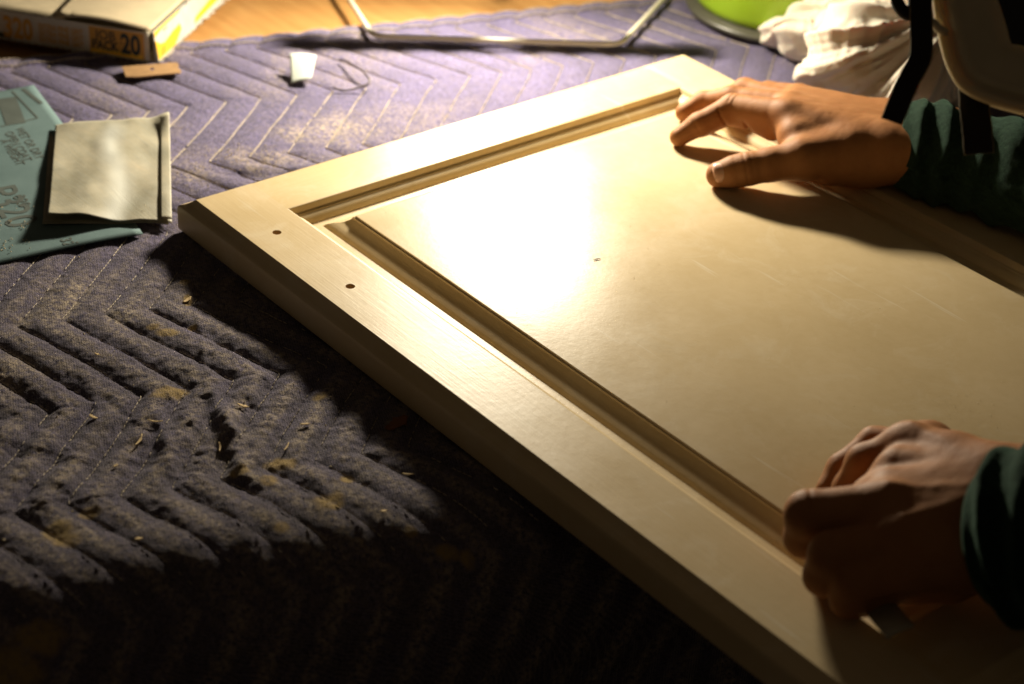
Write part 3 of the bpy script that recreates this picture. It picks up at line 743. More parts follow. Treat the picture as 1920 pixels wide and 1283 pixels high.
# ------------------------------------------------------------------ work light
M_chrome = simple('brushed_steel_tube', (.62, .60, .55), .28, metal=.9, var=.05, bmp=.05)
M_black = simple('black_enamel', (.02, .02, .02), .5)
def catmull(P_, n=8, closed=False):
    P_ = [np.array(p, float) for p in P_]; out = []
    m = len(P_); rng_ = range(m if closed else m - 1)
    for i in rng_:
        g = (lambda k: P_[k % m]) if closed else (lambda k: P_[min(max(k, 0), m - 1)])
        a, b, c, d = g(i - 1), g(i), g(i + 1), g(i + 2)
        for t in np.linspace(0, 1, n, endpoint=False):
            out.append(.5 * (2 * b + (c - a) * t + (2 * a - 5 * b + 4 * c - d) * t * t + (3 * b - a - 3 * c + d) * t ** 3))
    if not closed: out.append(P_[-1])
    return out
def tube(name, path, r, mat, parent=None, seg=10, closed=False):
    path = [np.array(p, float) for p in path]; n = len(path); vs = []; fs = []
    rr = r if hasattr(r, '__len__') else [r] * n
    for i, p in enumerate(path):
        a = path[i - 1] if (i or closed) else path[0]; b = path[(i + 1) % n] if (i < n - 1 or closed) else path[-1]
        t = b - a; t /= np.linalg.norm(t); ref = np.array([0, 0, 1.]) if abs(t[2]) < .9 else np.array([1., 0, 0])
        x = np.cross(t, ref); x /= np.linalg.norm(x); y = np.cross(x, t)
        for k in range(seg):
            w = 2 * math.pi * k / seg; vs.append(p + (x * math.cos(w) + y * math.sin(w)) * rr[i])
    for i in range(n if closed else n - 1):
        for k in range(seg): fs.append((i * seg + k, i * seg + (k + 1) % seg, ((i + 1) % n) * seg + (k + 1) % seg, ((i + 1) % n) * seg + k))
    if not closed: fs += [tuple(range(seg))[::-1], tuple((n - 1) * seg + k for k in range(seg))]
    return mesh(name, vs, fs, mat, parent)
def bx(name, c, ax, half, mat, parent=None, bev=0):
    ax = [np.array(a, float) / np.linalg.norm(a) for a in ax]; c = np.array(c, float)
    vs = [c + sum(ax[k] * half[k] * s[k] for k in range(3)) for s in ((-1, -1, -1), (1, -1, -1), (1, 1, -1), (-1, 1, -1), (-1, -1, 1), (1, -1, 1), (1, 1, 1), (-1, 1, 1))]
    fs = [(3, 2, 1, 0), (4, 5, 6, 7), (0, 1, 5, 4), (1, 2, 6, 5), (2, 3, 7, 6), (3, 0, 4, 7)]
    o = mesh(name, vs, fs, mat, parent, False)
    if bev: bevel(o, bev)
    return o
wl = empty('work_light', (LAMP[0], LAMP[1], 0))
tag(wl, 'steel tube base of a work lamp standing on the far part of the blanket', 'work light')
RZ = .0062
c0, c1 = at(699, 68, RZ), at(1163, 84, RZ); b0_, b1_ = at(560, -150, RZ), at(1352, -118, RZ)
def rounded(ps, r, n=7):
    out = []; m = len(ps)
    for i in range(m):
        p = ps[i]; a = (ps[i - 1] - p); a /= np.linalg.norm(a); b = ps[(i + 1) % m] - p; b /= np.linalg.norm(b)
        s_, e_ = p + a * r, p + b * r
        for t in np.linspace(0, 1, n): out.append((1 - t) ** 2 * s_ + 2 * t * (1 - t) * p + t * t * e_)
    return out
M_cream = simple('cream_enamel_tube', (.70, .64, .50), .35, var=.03, bmp=.05)
tube('base_tube', rounded([c0, c1, b1_, b0_], .014), .0026, M_cream, wl, 14, True)
ZB = .064
def proj(px, py): S_ = at(px, py, 0); return S_ + (LAMP - S_) * (ZB / LAMP[2])
e0, e1, eh = proj(505, 84), proj(1350, 101), proj(935, 95)
dx_ = (e1 - e0); LB = np.linalg.norm(dx_); dx_ /= LB; dy_ = np.array([-dx_[1], dx_[0], 0]); HBW = .0115
ch = eh; lp = [[Vector(e0 + dy_ * HBW), Vector(e1 + dy_ * HBW), Vector(e1 - dy_ * HBW), Vector(e0 - dy_ * HBW)],
      [Vector(ch + dx_ * .0075 * math.cos(w) + dy_ * .0070 * math.sin(w)) for w in np.linspace(0, 2 * math.pi, 20, endpoint=False)]]
bar = mesh('crossbar', [tuple(v_) for l in lp for v_ in l], [tuple(t) for t in tessellate_polygon(lp)], M_black, wl, False)
so = bar.modifiers.new('thickness', 'SOLIDIFY'); so.thickness = .003; so.offset = 0
mid_ = (e0 + e1) / 2
tube('stem', [mid_ + dy_ * .012, LAMP * [1, 1, 0] + np.array([-.012, .013, ZB]), LAMP * [1, 1, 0] + np.array([-.022, .024, .19])], .0014, M_chrome, wl)
tube('stem', [(b0_ + b1_) / 2 + [0, 0, 0], LAMP * [1, 1, 0] + np.array([-.030, .030, ZB]), LAMP * [1, 1, 0] + np.array([-.025, .026, .19])], .003, M_chrome, wl)
A_ = np.array(AIM); sx = np.cross(A_, [0, 0, 1]); sx /= np.linalg.norm(sx); sy = np.cross(sx, A_)
bx('lamp_head', LAMP - A_ * .040, (sx, sy, A_), (.085, .060, .014), M_black, wl, .003)
M_bulb, nt_, b_ = new_mat('lit_lamp_glass'); b_.inputs['Base Color'].default_value = (1, .9, .7, 1)
b_.inputs['Emission Color'].default_value = (1, .8, .52, 1); b_.inputs['Emission Strength'].default_value = 30
tube('bulb', [LAMP - sx * .02 - A_ * .0235, LAMP + sx * .02 - A_ * .0235], .003, M_bulb, wl)
for o_ in (lamp_o, refl_o): o_.parent = wl; o_.matrix_parent_inverse = Matrix.Translation(-wl.location)

# ------------------------------------------------------------------ sandpaper
def mat_paper(name, c1, c2, rough=.85, printed=False):
    m, nt, b = new_mat(name); v = coords(nt)
    c = ramp(nt, noise(nt, v, 30, 5, .6), [(.3, c1), (.7, c2)])
    nt.links.new(c, b.inputs['Base Color']); b.inputs['Roughness'].default_value = rough; b.inputs['Specular IOR Level'].default_value = .2
    bump(nt, b, noise(nt, v, 1400, 2, .7), .35, .0004); return m
M_teal = mat_paper('teal_sandpaper_back', (.135, .205, .205), (.175, .255, .255))
M_print = simple('grey_brown_print', (.10, .12, .105), .85, bmp=0)
def grid_sheet(name, fn, nu, nv_, mat, parent=None, thick=.0005):
    vs = [fn(i / nu, j / nv_) for i in range(nu + 1) for j in range(nv_ + 1)]
    fs = [(i * (nv_ + 1) + j, (i + 1) * (nv_ + 1) + j, (i + 1) * (nv_ + 1) + j + 1, i * (nv_ + 1) + j + 1) for i in range(nu) for j in range(nv_)]
    o = mesh(name, vs, fs, mat, parent)
    if thick: so = o.modifiers.new('thickness', 'SOLIDIFY'); so.thickness = thick; so.offset = -1
    return o
def bilerp(a, b, c, d, s, t): return (a * (1 - s) + b * s) * (1 - t) + (d * (1 - s) + c * s) * t
sh_B = at(268, 436, .004)[:2]; sh_A = at(66, 166, .004)[:2]; e_ = sh_A - sh_B; e_ = e_ / np.linalg.norm(e_) * .280
sh_A = sh_B + e_; w_ = np.array([-e_[1], e_[0]]) / .280 * .229
if w_ @ (at(0, 505, .004)[:2] - sh_B) < 0: w_ = -w_
def sheet_z(s, t): return .0030 + .003 * math.sin(s * 3.1) * (1 - t) * .6 + .0035 * s ** 3 * (1 - t) ** 2 + .0008 * math.sin(t * 9 + s * 4)
def sheet_pt(s, t, lift=0):
    p = sh_B + e_ * s + w_ * t; return (p[0], p[1], sheet_z(s, t) + lift)
sheet = empty('sandpaper_sheet', tuple(sh_B + e_ * .5) + (0,))
tag(sheet, 'teal backed sandpaper sheet lying flat printed with grey letters', 'sandpaper')
grid_sheet('paper', lambda s, t: sheet_pt(s, t), 40, 34, M_teal, sheet)
def text_mesh(name, txt, fn, size, mat, parent, bold=0., sx_=1., space=1.):
    """flat lettering bent onto a surface by fn(x, y) in metres"""
    cu = bpy.data.curves.new(name, 'FONT'); cu.body = txt; cu.size = 1; cu.offset = bold; cu.resolution_u = 3; cu.space_character = space
    ob = bpy.data.objects.new(name, cu); COL.objects.link(ob)
    dg = bpy.context.evaluated_depsgraph_get(); me = bpy.data.meshes.new_from_object(ob.evaluated_get(dg)); bpy.data.objects.remove(ob)
    vs = [fn(v_.co.x * size * sx_, v_.co.y * size) for v_ in me.vertices]; fs = [tuple(p_.vertices) for p_ in me.polygons]
    bpy.data.meshes.remove(me)
    return mesh(name, vs, fs, mat, parent, False)
def on_sheet(s0, t0, ang):
    ca, sa = math.cos(ang), math.sin(ang)
    def fn(x, y):
        X_ = x * ca - y * sa; Y_ = x * sa + y * ca
        return sheet_pt(min(.985, max(.015, s0 + X_ / .280)), min(.985, max(.015, t0 + Y_ / .229)), .0003)
    return fn
def sheet_st(px, py):
    p = at(px, py, .005)[:2] - sh_B; return (p @ e_) / .280 ** 2, (p @ w_) / .229 ** 2
TA = math.pi
for txt, px_, py_, sz, a_ in (('P320', -30, 352, .034, TA), ('320', 24, 366, .013, TA), ('320', 112, 446, .012, TA), ('A WEIGHT', 0, 262, .010, TA), ('OPEN COAT', 8, 247, .010, TA), ('WET OR DRY', 28, 240, .010, TA)):
    s_, t_ = sheet_st(px_, py_)
    text_mesh('printed_text', txt, on_sheet(s_, t_, a_), sz, M_print, sheet, .012)
def quad_on_sheet(name, x0, y0, x1, y1, w):
    a = np.array(sheet_st(x0, y0)) * [.28, .229]; b = np.array(sheet_st(x1, y1)) * [.28, .229]; d = (b - a) / np.linalg.norm(b - a); n_ = np.array([-d[1], d[0]]) * w / 2
    vs = []; fs = []
    for i in range(9):
        c = a + (b - a) * i / 8
        for q__ in (c - n_, c + n_): vs.append(sheet_pt(min(.985, max(.012, q__[0] / .28)), min(.985, max(.012, q__[1] / .229)), .0003))
    for i in range(8): fs.append((2 * i, 2 * i + 1, 2 * i + 3, 2 * i + 2))
    mesh(name, vs, fs, M_print, sheet, False)
for g in ((23, 172, 71, 222, .0016), (71, 222, 2, 236, .0016), (12, 184, 30, 232, .016), (43, 168, 78, 196, .0035), (144, 451, 155, 466, .0016), (167, 460, 262, 438, .0012), (160, 454, 256, 434, .0010), (46, 479, 84, 471, .004)):
    quad_on_sheet('printed_bar', *g)
# folded, used piece
def mat_used():
    m, nt, b = new_mat('worn_grey_green_abrasive'); v = coords(nt)
    big = noise(nt, v, 26, 4, .55); c = ramp(nt, big, [(.35, (.30, .275, .19)), (.6, (.47, .42, .30)), (.75, (.60, .50, .33))])
    st = noise(nt, coords(nt, (30, 600, 1), (0, 0, .95)), 1, 3, .6)
    c = mixc(nt, ramp(nt, st, [(.4, 0.0), (.7, .35)]), c, (.34, .36, .32))
    a_ = N(nt, 'ShaderNodeAttribute', attribute_name='worn')
    c = mixc(nt, a_.outputs['Fac'], c, (.62, .62, .55))
    nt.links.new(c, b.inputs['Base Color']); b.inputs['Roughness'].default_value = .6
    p = bump(nt, b, st, .35, .0005); bump(nt, b, noise(nt, v, 1300, 2), .4, .0004, p); return m
M_used = mat_used()
pz = .0035
K = {'tl': at(104, 236, pz + .0045), 'tr': at(318, 224, pz + .009), 'br': at(322, 412, pz + .003), 'bl': at(90, 410, pz + .0080)}
def pad_pt(s, t, lift=0):                      # s: left to right, t: top to bottom
    p = bilerp(K['tl'], K['tr'], K['br'], K['bl'], s, t)
    # bottom edge: high and straight on the left, dips to the right like the bent paper it is
    hump = .0048 * t ** 2 * (math.cos(math.pi * min(1, max(0, (s - .05) / .70))) * .5)
    crown = .0022 * math.sin(math.pi * s) * (1 - .6 * t) + .0010 * math.sin(s * 11 + t * 5) * (.3 + t)
    n3 = .0007 * (float(vnoise(s * 7, t * 7, 5)) - .5) * 2
    curl = .006 * math.exp(-((s - 1) ** 2 + (t) ** 2) / .012) + .003 * math.exp(-((s) ** 2 + (t - 1) ** 2) / .01)
    return p + np.array([0, 0, hump + crown + n3 + curl + lift])
pad = empty('folded_sandpaper', (K['tl'] + K['br']) / 2 * [1, 1, 0])
tag(pad, 'folded worn grey sandpaper piece with curled edges on the teal sheet beside the door corner', 'sandpaper')
o = grid_sheet('top_leaf', lambda s, t: pad_pt(s, t), 60, 60, M_used, pad, .0005)
at_ = o.data.attributes.new('worn', 'FLOAT', 'POINT')
at_.data.foreach_set('value', [float(np.clip(.85 * math.exp(-((s / 60 - .53 + .05 * math.sin(t / 9)) / .095) ** 2) * (1 if t > 8 else t / 8) + .3 * (fbm(s * .2, t * .1, 3, 3) - .55), 0, 1)) for s in range(61) for t in range(61)])
def lower(s, t):
    p = pad_pt(s, t); z = .0042 + (p[2] - .0042) * (.15 + .8 * s ** 6); return np.array([p[0] - .004 * (1 - s), p[1] - .003, min(z, p[2] - .0008)])
grid_sheet('lower_leaf', lower, 40, 30, M_used, pad, .0005)
def flap(s, t):                                # right-hand fold standing up slightly
    p = pad_pt(.925 + .075 * s - .012 * t * (1 - s), .03 + .97 * t); return p + np.array([.0, 0, .0009 + .0012 * math.sin(math.pi * s * .5 + .4) + .001 * t])
grid_sheet('folded_edge', flap, 8, 40, M_used, pad, .0006)

# ------------------------------------------------------------------ box of sandpaper
M_card = simple('beige_cardboard', (.56, .46, .30), .85, var=.08, scale=40)
M_cardin = simple('printed_board_face', (.50, .46, .38), .7, var=.08, scale=40)
M_yel = simple('yellow_print', (.80, .47, .02), .6, var=.04, bmp=.05); M_or = simple('ochre_print', (.52, .26, .035), .6, var=.05, bmp=.05)
M_or2 = simple('pale_ochre_print', (.50, .25, .03), .6, var=.05, bmp=.05)
M_ink = simple('dark_green_ink', (.012, .022, .018), .6, bmp=0); M_white = simple('torn_white_paper', (.50, .48, .43), .9, bmp=0)
M_green = simple('green_print', (.10, .26, .03), .6, bmp=0)
bc = at(288, 117, .002); bc[2] = 0.0015
HA = np.array([.803, .596, 0]); HB = np.array([.596, -.803, 0]); BH = .0275     # HA: along the front to the right, HB: out of the front
BL, BD = .285, .235
def bp(d, y, z): return bc - HA * d - HB * y + np.array([0, 0, z])                # d from the right corner, y depth, z height
boxo = empty('sandpaper_box', bp(BL / 2, BD / 2, 0) * [1, 1, 0])
tag(boxo, 'torn open yellow cardboard sandpaper box with loose lid flap', 'box')
def slab(name, c8, mat, parent, bev=.0004):
    fs = [(3, 2, 1, 0), (4, 5, 6, 7), (0, 1, 5, 4), (1, 2, 6, 5), (2, 3, 7, 6), (3, 0, 4, 7)]
    o = mesh(name, c8, fs, mat, parent, False)
    if bev: bevel(o, bev)
    return o
def bslab(name, d0, d1, y0, y1, z0, z1, mat, bev=.0004):
    return slab(name, [bp(d1, y0, z0), bp(d0, y0, z0), bp(d0, y1, z0), bp(d1, y1, z0), bp(d1, y0, z1), bp(d0, y0, z1), bp(d0, y1, z1), bp(d1, y1, z1)], mat, boxo, bev)
bslab('front_panel', .004, BL, 0, .0015, 0, BH, M_cardin)
bslab('back_panel', .0, BL, BD - .0015, BD, 0, BH, M_cardin)
bslab('bottom_panel', .0, BL, .0016, BD - .0016, 0.0002, .0015, M_card)
bslab('side_panel', BL + .0002, BL + .0017, 0, BD, 0, BH, M_card)
# right end: leaning outwards slightly
slab('end_panel', [bp(.0005, .004, 0), bp(-.004, .002, .0), bp(-.004, BD, 0), bp(.0005, BD, 0), bp(.0015, .003, BH), bp(.0002, .003, BH), bp(.0002, BD, BH), bp(.0015, BD, BH)], M_white, boxo)
bslab('sandpaper_stack', .012, BL - .01, .004, BD - .01, .0018, .021, simple('stacked_paper', (.45, .40, .28), .9, scale=300), .0004)
def topsheet(s, t):
    return bp(.085 + (BL - .09) * s, .0005 + .12 * t, BH + .0006 + .0006 * math.sin(s * 9))
grid_sheet('lid_panel', topsheet, 20, 10, simple('cream_board', (.60, .50, .33), .85), boxo, .0008)
def lid(s, t):                                  # loose flap, its left end cut at a slant
    d = .0015 + (.092 - .0015) * s; y = -.0015 + .16 * t
    d = d + s * (.0 + .012 * t) ; cut = max(0, (.006 - y)) * 1.2 if s > .85 else 0
    return bp(d - cut, y, BH + .0028 + .0028 * math.sin(math.pi * s) + .0012 * s + .0006 * float(vnoise(s * 5, t * 6, 3)))
grid_sheet('lid_flap', lid, 24, 24, M_card, boxo, .0011)
def front_fn(d0, z0):
    return lambda x, y: bp(d0 - x, -.00045, z0 + y)
def fpatch(name, d0, d1, z0, z1, mat, y=-.0002):
    return mesh(name, [bp(d1, y, z0), bp(d0, y, z0), bp(d0, y, z1), bp(d1, y, z1)], [(0, 1, 2, 3)], mat, boxo, False)
fpatch('yellow_label', .008, .0605, .0012, .0262, M_or); fpatch('yellow_band', .010, .0600, .0012, .0052, M_yel, -.0003)
fpatch('dark_label', .137, .165, .0016, .0066, M_ink, -.0003)
text_mesh('printed_text', '20', front_fn(.0305, .0052), .0262, M_ink, boxo, .035, .72)
text_mesh('printed_text', 'JOB', front_fn(.0545, .0152), .0125, M_ink, boxo, .012, .95)
text_mesh('printed_text', 'PACK', front_fn(.0585, .0055), .0125, M_ink, boxo, .030, .80)
text_mesh('printed_text', '\u2122', front_fn(.0325, .0115), .0050, M_ink, boxo, .0)
text_mesh('printed_text', '320', front_fn(.1440, .0038), .0275, M_or, boxo, .035, .70)
for k in range(3): text_mesh('printed_text', 'EXTRA FINE GRIT', front_fn(.1090, .0160 - k * .0062), .0074, M_or2, boxo, .030, .74)
# end face print
def epatch(name, pts_, mat, lift=.0004):
    def E_(y, z): return bp(-.004 + .0042 * z / BH - lift, y, z)
    mesh(name, [E_(*p) for p in pts_], [tuple(range(len(pts_)))], mat, boxo, False)
def arc(y0, z0, y1, z1, n=8):
    return [(y0 + (y1 - y0) * t, z0 + (z1 - z0) * math.sin(t * math.pi / 2)) for t in np.linspace(0, 1, n)]
epatch('yellow_print_patch', [(.003, .002), (.040, .002), (.058, .010), (.056, .016), (.040, .0150), (.020, .0120), (.010, .0145), (.003, .020)], M_yel)
epatch('yellow_print_patch', [(.003, .0225), (.004, .0275), (.060, .0275), (.058, .0255), (.020, .0250)], M_yel)
epatch('yellow_print_patch', [(.085, .004), (.150, .006), (.160, .024), (.150, .026), (.140, .014), (.090, .009)], M_yel)
for yy in (.010, .013, .017): epatch('green_print_mark', [(yy, .003), (yy + .0010, .003), (yy + .0030, .010), (yy + .0022, .010)], M_green, .0007)
for yy in (.022, .027): epatch('dark_print_mark', [(yy, .022), (yy + .003, .022), (yy + .003, .0235), (yy, .0235)], M_or, .0007)
# torn perforations
tv = []; tf = []
def tooth(c, a, b_, up_, r_):
    i = len(tv); tv.extend([c - a, c + a, c + a * .6 + up_, c - a * .7 + up_ * r_, c - a + b_, c + a + b_]); tf.extend([(i, i + 1, i + 2, i + 3), (i, i + 4, i + 5, i + 1), (i + 4, i + 3, i + 2, i + 5)])
for d in np.arange(.095, .17, .0062):
    tooth(bp(d, -.0006, BH - .0003), HA * .0022, HB * -.001, np.array([0, 0, .0016]) + HB * .0012, rng.uniform(.5, 1.3))
for d in np.arange(.01, .17, .0066):
    tooth(bp(d, -.0006, .0012), HA * .0024, HB * -.001, np.array([0, 0, -.0008]) + HB * rng.uniform(.0012, .0022), 1)
for y in np.arange(.004, .2, .0052):
    tooth(bp(-.0045, y, .0010), HB * .0026, HA * -.001, HA * rng.uniform(.0018, .0042) + np.array([0, 0, rng.uniform(-.0005, .0018)]), rng.uniform(.5, 1.2))
    if y > .06: tooth(bp(-.0008, y, BH - .001), HB * .0022, HA * -.001, HA * rng.uniform(.0005, .002) + np.array([0, 0, rng.uniform(.001, .003)]), rng.uniform(.5, 1.2))
tag(mesh('torn_perforation', tv, tf, M_white, boxo, False), kind='stuff')
for k, (d, y0, y1) in enumerate(((.128, .004, .03), (.134, .002, .028), (.110, .01, .045), (.118, .006, .05), (.101, .012, .05))):
    a, b = bp(d, y0, BH + .0016), bp(d, y1, BH + .0016)
    mesh('printed_line', [a - HA * .0006, a + HA * .0006, b + HA * .0006, b - HA * .0006], [(0, 1, 2, 3)], M_print, boxo, False)

# ------------------------------------------------------------------ small things on the blanket
M_tan = simple('tan_veneer_strip', (.34, .20, .09), .6, scale=120); M_scrap = simple('white_paper_scrap', (.42, .45, .40), .7, var=.04)
def flatpiece(name, pixels, z, t, mat, holes=()):
    loops = [[Vector(at(x, y, z)) for x, y in pixels]] + [[Vector(at(x + r * math.cos(w), y + r * .55 * math.sin(w), z)) for w in np.linspace(0, 2 * math.pi, 12, endpoint=False)] for x, y, r in holes]
    o = mesh(name, [tuple(v_) for l in loops for v_ in l], [tuple(t_) for t_ in tessellate_polygon(loops)], mat, None, False)
    so = o.modifiers.new('thickness', 'SOLIDIFY'); so.thickness = t; so.offset = 0
    return o
st_ = flatpiece('scraper_blade', [(229, 126), (330, 118), (335, 121), (334, 128), (340, 134), (337, 138), (308, 140), (258, 145), (236, 145), (233, 136)], .0052, .0012, M_tan, [(285, 130.5, 4.5)])
tag(st_, 'short flat tan blade with a central hole and notched ends beside the yellow box', 'blade')
S0 = [at(543, 101, .016), at(593, 106, .014), at(583, 149, .007), at(546, 156, .003)]
sc_ = grid_sheet('paper_scrap', lambda s, t: bilerp(*S0, s, t) + np.array([0, 0, .0009 * math.sin(math.pi * s) + .0008 * math.sin(5 * t + 2 * s)]), 10, 10, M_scrap, None, .0003)
tag(sc_, 'small curled white paper scrap standing on the purple blanket', 'paper scrap')
wire = tube('thread_loop', catmull([at(*p) for p in ((637, 112, .004), (648, 114, .006), (662, 122, .008), (678, 132, .009), (687, 141, .009), (693, 150, .008), (688, 159, .006), (668, 166, .004), (644, 170, .003), (624, 164, .003))], 6), .0009, simple('dark_brown_wire', (.07, .05, .05), .5), None, 8)
tag(wire, 'thin dark curved wire loop lying on the blanket', 'wire')
M_chip = simple('pale_wood_chip', (.62, .44, .20), .8, scale=300); M_leaf = simple('brown_chip', (.20, .075, .025), .8, scale=200)
def flake(name, px_, py_, L, Wd, ang, curl, mat, label, cat='wood chip', grp=None, lift=.0012):
    c = on_blanket(px_, py_, lift); a = AX[:, 0] * [1, 1, 0]; a /= np.linalg.norm(a); b = np.array([-a[1], a[0], 0])
    e1 = a * math.cos(ang) + b * math.sin(ang); e2 = np.array([-e1[1], e1[0], 0]); r_ = np.random.RandomState(int(px_))
    wob = r_.uniform(.6, 1.2, 8)
    def fn(s, t):
        w = Wd * (.25 + math.sin(math.pi * min(max(s, .04), .96))) * wob[int(s * 7)] * .7
        return c + e1 * (s - .5) * L + e2 * ((t - .5) * w + curl * L * .35 * (s - .5) ** 2) + np.array([0, 0, curl * L * .25 * abs(s - .5) ** 2 + .0003 * math.sin(t * 9)])
    o = grid_sheet(name, fn, 8, 3, mat, None, .0004); tag(o, label, cat, grp); return o
for a_ in (
    ('wood_chip', 455, 761, .0085, .0032, -.45, .6, M_chip, 'cream wood chip below the forked crease in the blanket'),
    ('wood_chip', 352, 562, .009, .0042, 1.1, .5, M_chip, 'upright tan wood chip nearest the hinge side of the door corner'),
    ('wood_shaving', 290, 790, .010, .0016, -.1, .9, M_chip, 'thin curved wood shaving lying crosswise in the crumpled patch'),
    ('wood_shaving', 262, 826, .013, .0018, 1.35, .8, M_chip, 'long curved wood shaving standing upright in a hollow of the crumpled patch'),
    ('wood_shaving', 413, 838, .010, .0013, 1.7, .7, M_chip, 'thin upright wood shaving inside the deep blanket fold'),
    ('wood_chip', 174, 782, .0065, .0035, -.6, .8, M_chip, 'bent yellow wood chip left of the crumpled patch'),
    ('wood_shaving', 538, 838, .009, .0012, 1.3, .5, M_chip, 'hair-thin shaving on the seam right of the deep fold'),
    ('wood_chip', 572, 795, .0065, .0020, .15, .5, M_chip, 'small orange chip right of the forked crease on a stitched seam'),
    ('wood_chip', 765, 889, .0075, .0020, -.05, .5, M_chip, 'pale sliver on the last quilted ridge before the door shadow'),
    ('wood_chip', 720, 958, .0040, .0025, .3, .5, M_chip, 'small pale crumb of wood on the ridge near the table edge'),
    ('wood_chip', 260, 1010, .0048, .0030, .2, .6, M_chip, 'lone bright wood crumb on the front quilted ridges'),
    ('wood_chip', 217, 873, .0035, .0022, .9, .5, M_chip, 'orange crumb at the left rim of the dark hollow'),
    ('wood_chip', 182, 664, .0040, .0020, -.5, .5, M_chip, 'tiny yellow chip in the seam left of the ochre stains'),
    ('brown_chip', 745, 793, .0200, .0130, .95, .25, M_leaf, 'large brown leaf-like chip in the shadow of the door', 'chip')):
    flake(*a_)
# countless crumbs on blanket and paper
dv.clear(); df.clear()
for _ in range(900):
    px_ = rng.uniform(0, 1100); py_ = rng.uniform(130, 1150)
    p = at(px_, py_, 0)
    if p[0] > -.012 and p[1] > -.012: continue
    u_, v_ = xy2uv(p)
    if u_ > UE or u_ < U0 + .03 or rng.rand() > .55: continue
    p = blanket_point(u_, v_, .0004); crumb(p, rng.uniform(.0002, .0007) * (1 if rng.rand() < .8 else 1.6))
for _ in range(70):
    s_, t_ = sheet_st(20 + rng.randn() * 22, 440 + rng.randn() * 30)
    if 0 < s_ < .98 and 0 < t_ < 1: crumb(sheet_pt(s_, t_, .0008), rng.uniform(.0003, .0010))
for _ in range(45):
    crumb(pad_pt(min(.9, .80 + rng.randn() * .07), min(.97, .86 + rng.randn() * .06), .0003), rng.uniform(.0002, .0006))
for _ in range(160):
    p = at(455 + rng.randn() * 50, 300 + rng.randn() * 14, 0)
    if p[0] > -.013 and p[1] > -.013: continue
    u_, v_ = xy2uv(p); crumb(blanket_point(u_, v_, .0003), rng.uniform(.0003, .0010))
tag(mesh('wood_crumbs', dv, df, simple('crumb_wood', (.62, .50, .30), .9, var=.3, scale=200), None, False), 'pale crumbs of wood and paint scattered over blanket and sandpaper', 'crumbs', kind='stuff')

# ------------------------------------------------------------------ green tub
M_lime = simple('lime_green_plastic', (.36, .56, .02), .35, var=.03, bmp=.03, Subsurface_Weight=.1)
M_rim = simple('smoky_clear_rim', (.13, .125, .09), .3, var=.1, Transmission_Weight=.3)
tubc = np.array([-.068, .700, 0]); tub = empty('green_tub', tubc)
tag(tub, 'lime green round plastic tub with smoky rim beside the crumpled white cloth', 'tub')
def lathe(name, prof, c, mat, parent, n=72):
    vs = []; fs = []
    for r, z in prof:
        for k in range(n): w = 2 * math.pi * k / n; vs.append((c[0] + r * math.cos(w), c[1] + r * math.sin(w), c[2] + z))
    for i in range(len(prof) - 1):
        for k in range(n): fs.append((i * n + k, i * n + (k + 1) % n, (i + 1) * n + (k + 1) % n, (i + 1) * n + k))
    return mesh(name, vs, fs, mat, parent)
lathe('base_rim', [(.02, .0035), (.090, .0035), (.0955, .005), (.0960, .007), (.0950, .0092), (.091, .0100), (.0885, .0118), (.0800, .0120)], tubc, M_rim, tub)
lathe('body', [(.02, .0122), (.0845, .0122), (.0868, .0140), (.0880, .020), (.0895, .045), (.0915, .085), (.0925, .100), (.0915, .1012), (.0895, .100), (.0860, .050), (.0845, .020), (.0500, .0160), (.001, .0160)], tubc, M_lime, tub)

# ------------------------------------------------------------------ crumpled white cloth
cl = [  # (px,py,z) -> (px,py,z), radii : folds running in from the right
    ((1760, 20, .05), (1600, 40, .045), .032, .024), ((1600, 40, .045), (1500, 70, .020), .024, .017), ((1720, 90, .05), (1600, 100, .045), .040, .034), ((1600, 110, .04), (1545, 150, .018), .032, .018),
    ((1750, 110, .04), (1640, 150, .030), .040, .030), ((1700, 40, .07), (1560, 20, .06), .020, .012), ((1780, 60, .06), (1700, 160, .03), .040, .032),
    ((1480, 40, .030), (1470, 62, .016), .010, .010), ((1560, 15, .05), (1470, 38, .03), .016, .010), ((1640, 185, .014), (1560, 165, .010), .016, .012)]
lo = np.array([at(*p)[:] for c in cl for p in c[:2]]).min(0) - .06; hi = np.array([at(*p)[:] for c in cl for p in c[:2]]).max(0) + .06; lo[2] = .0; 
fld = Field(lo, hi, .0019)
for a, b, ra, rb in cl: fld.cone(at(*a), at(*b), ra, rb, .010)
v, q = surface_nets(fld.f, fld.org, fld.h); v = relax(v, q, 2); nr = vnormals(v, q)
src = at(1775, 50, .055); dvec = v - src
sx2 = AX[:, 0]; sy2 = AX[:, 1]
ang = np.arctan2(dvec @ sy2, -(dvec @ sx2)); rad_ = np.linalg.norm(dvec, axis=1)
pl = ridged(ang * 7.5 + 1.2 * fbm(v[:, 0] * 14, v[:, 1] * 14, 2, 8), rad_ * 5 + v[:, 2] * 5, 2, 66)
v = v + nr * ((pl - .5) * .028 + (ridged(v[:, 0] * 60 + v[:, 2] * 30, v[:, 1] * 60 - v[:, 2] * 50, 3, 12) - .5) * .0050)[:, None]
v = relax(v, q, 2); v[:, 2] = np.maximum(v[:, 2], .0045)
M_cloth = simple('white_cotton_rag', (.74, .66, .54), .85, var=.05, scale=30, bmp=.4, bdist=.0008, Subsurface_Weight=.15, Subsurface_Scale=.01)
o = mesh('crumpled_cloth', v, q, M_cloth); tag(o, 'crumpled off-white cloth heaped behind the far hand beside the green tub', 'cloth')

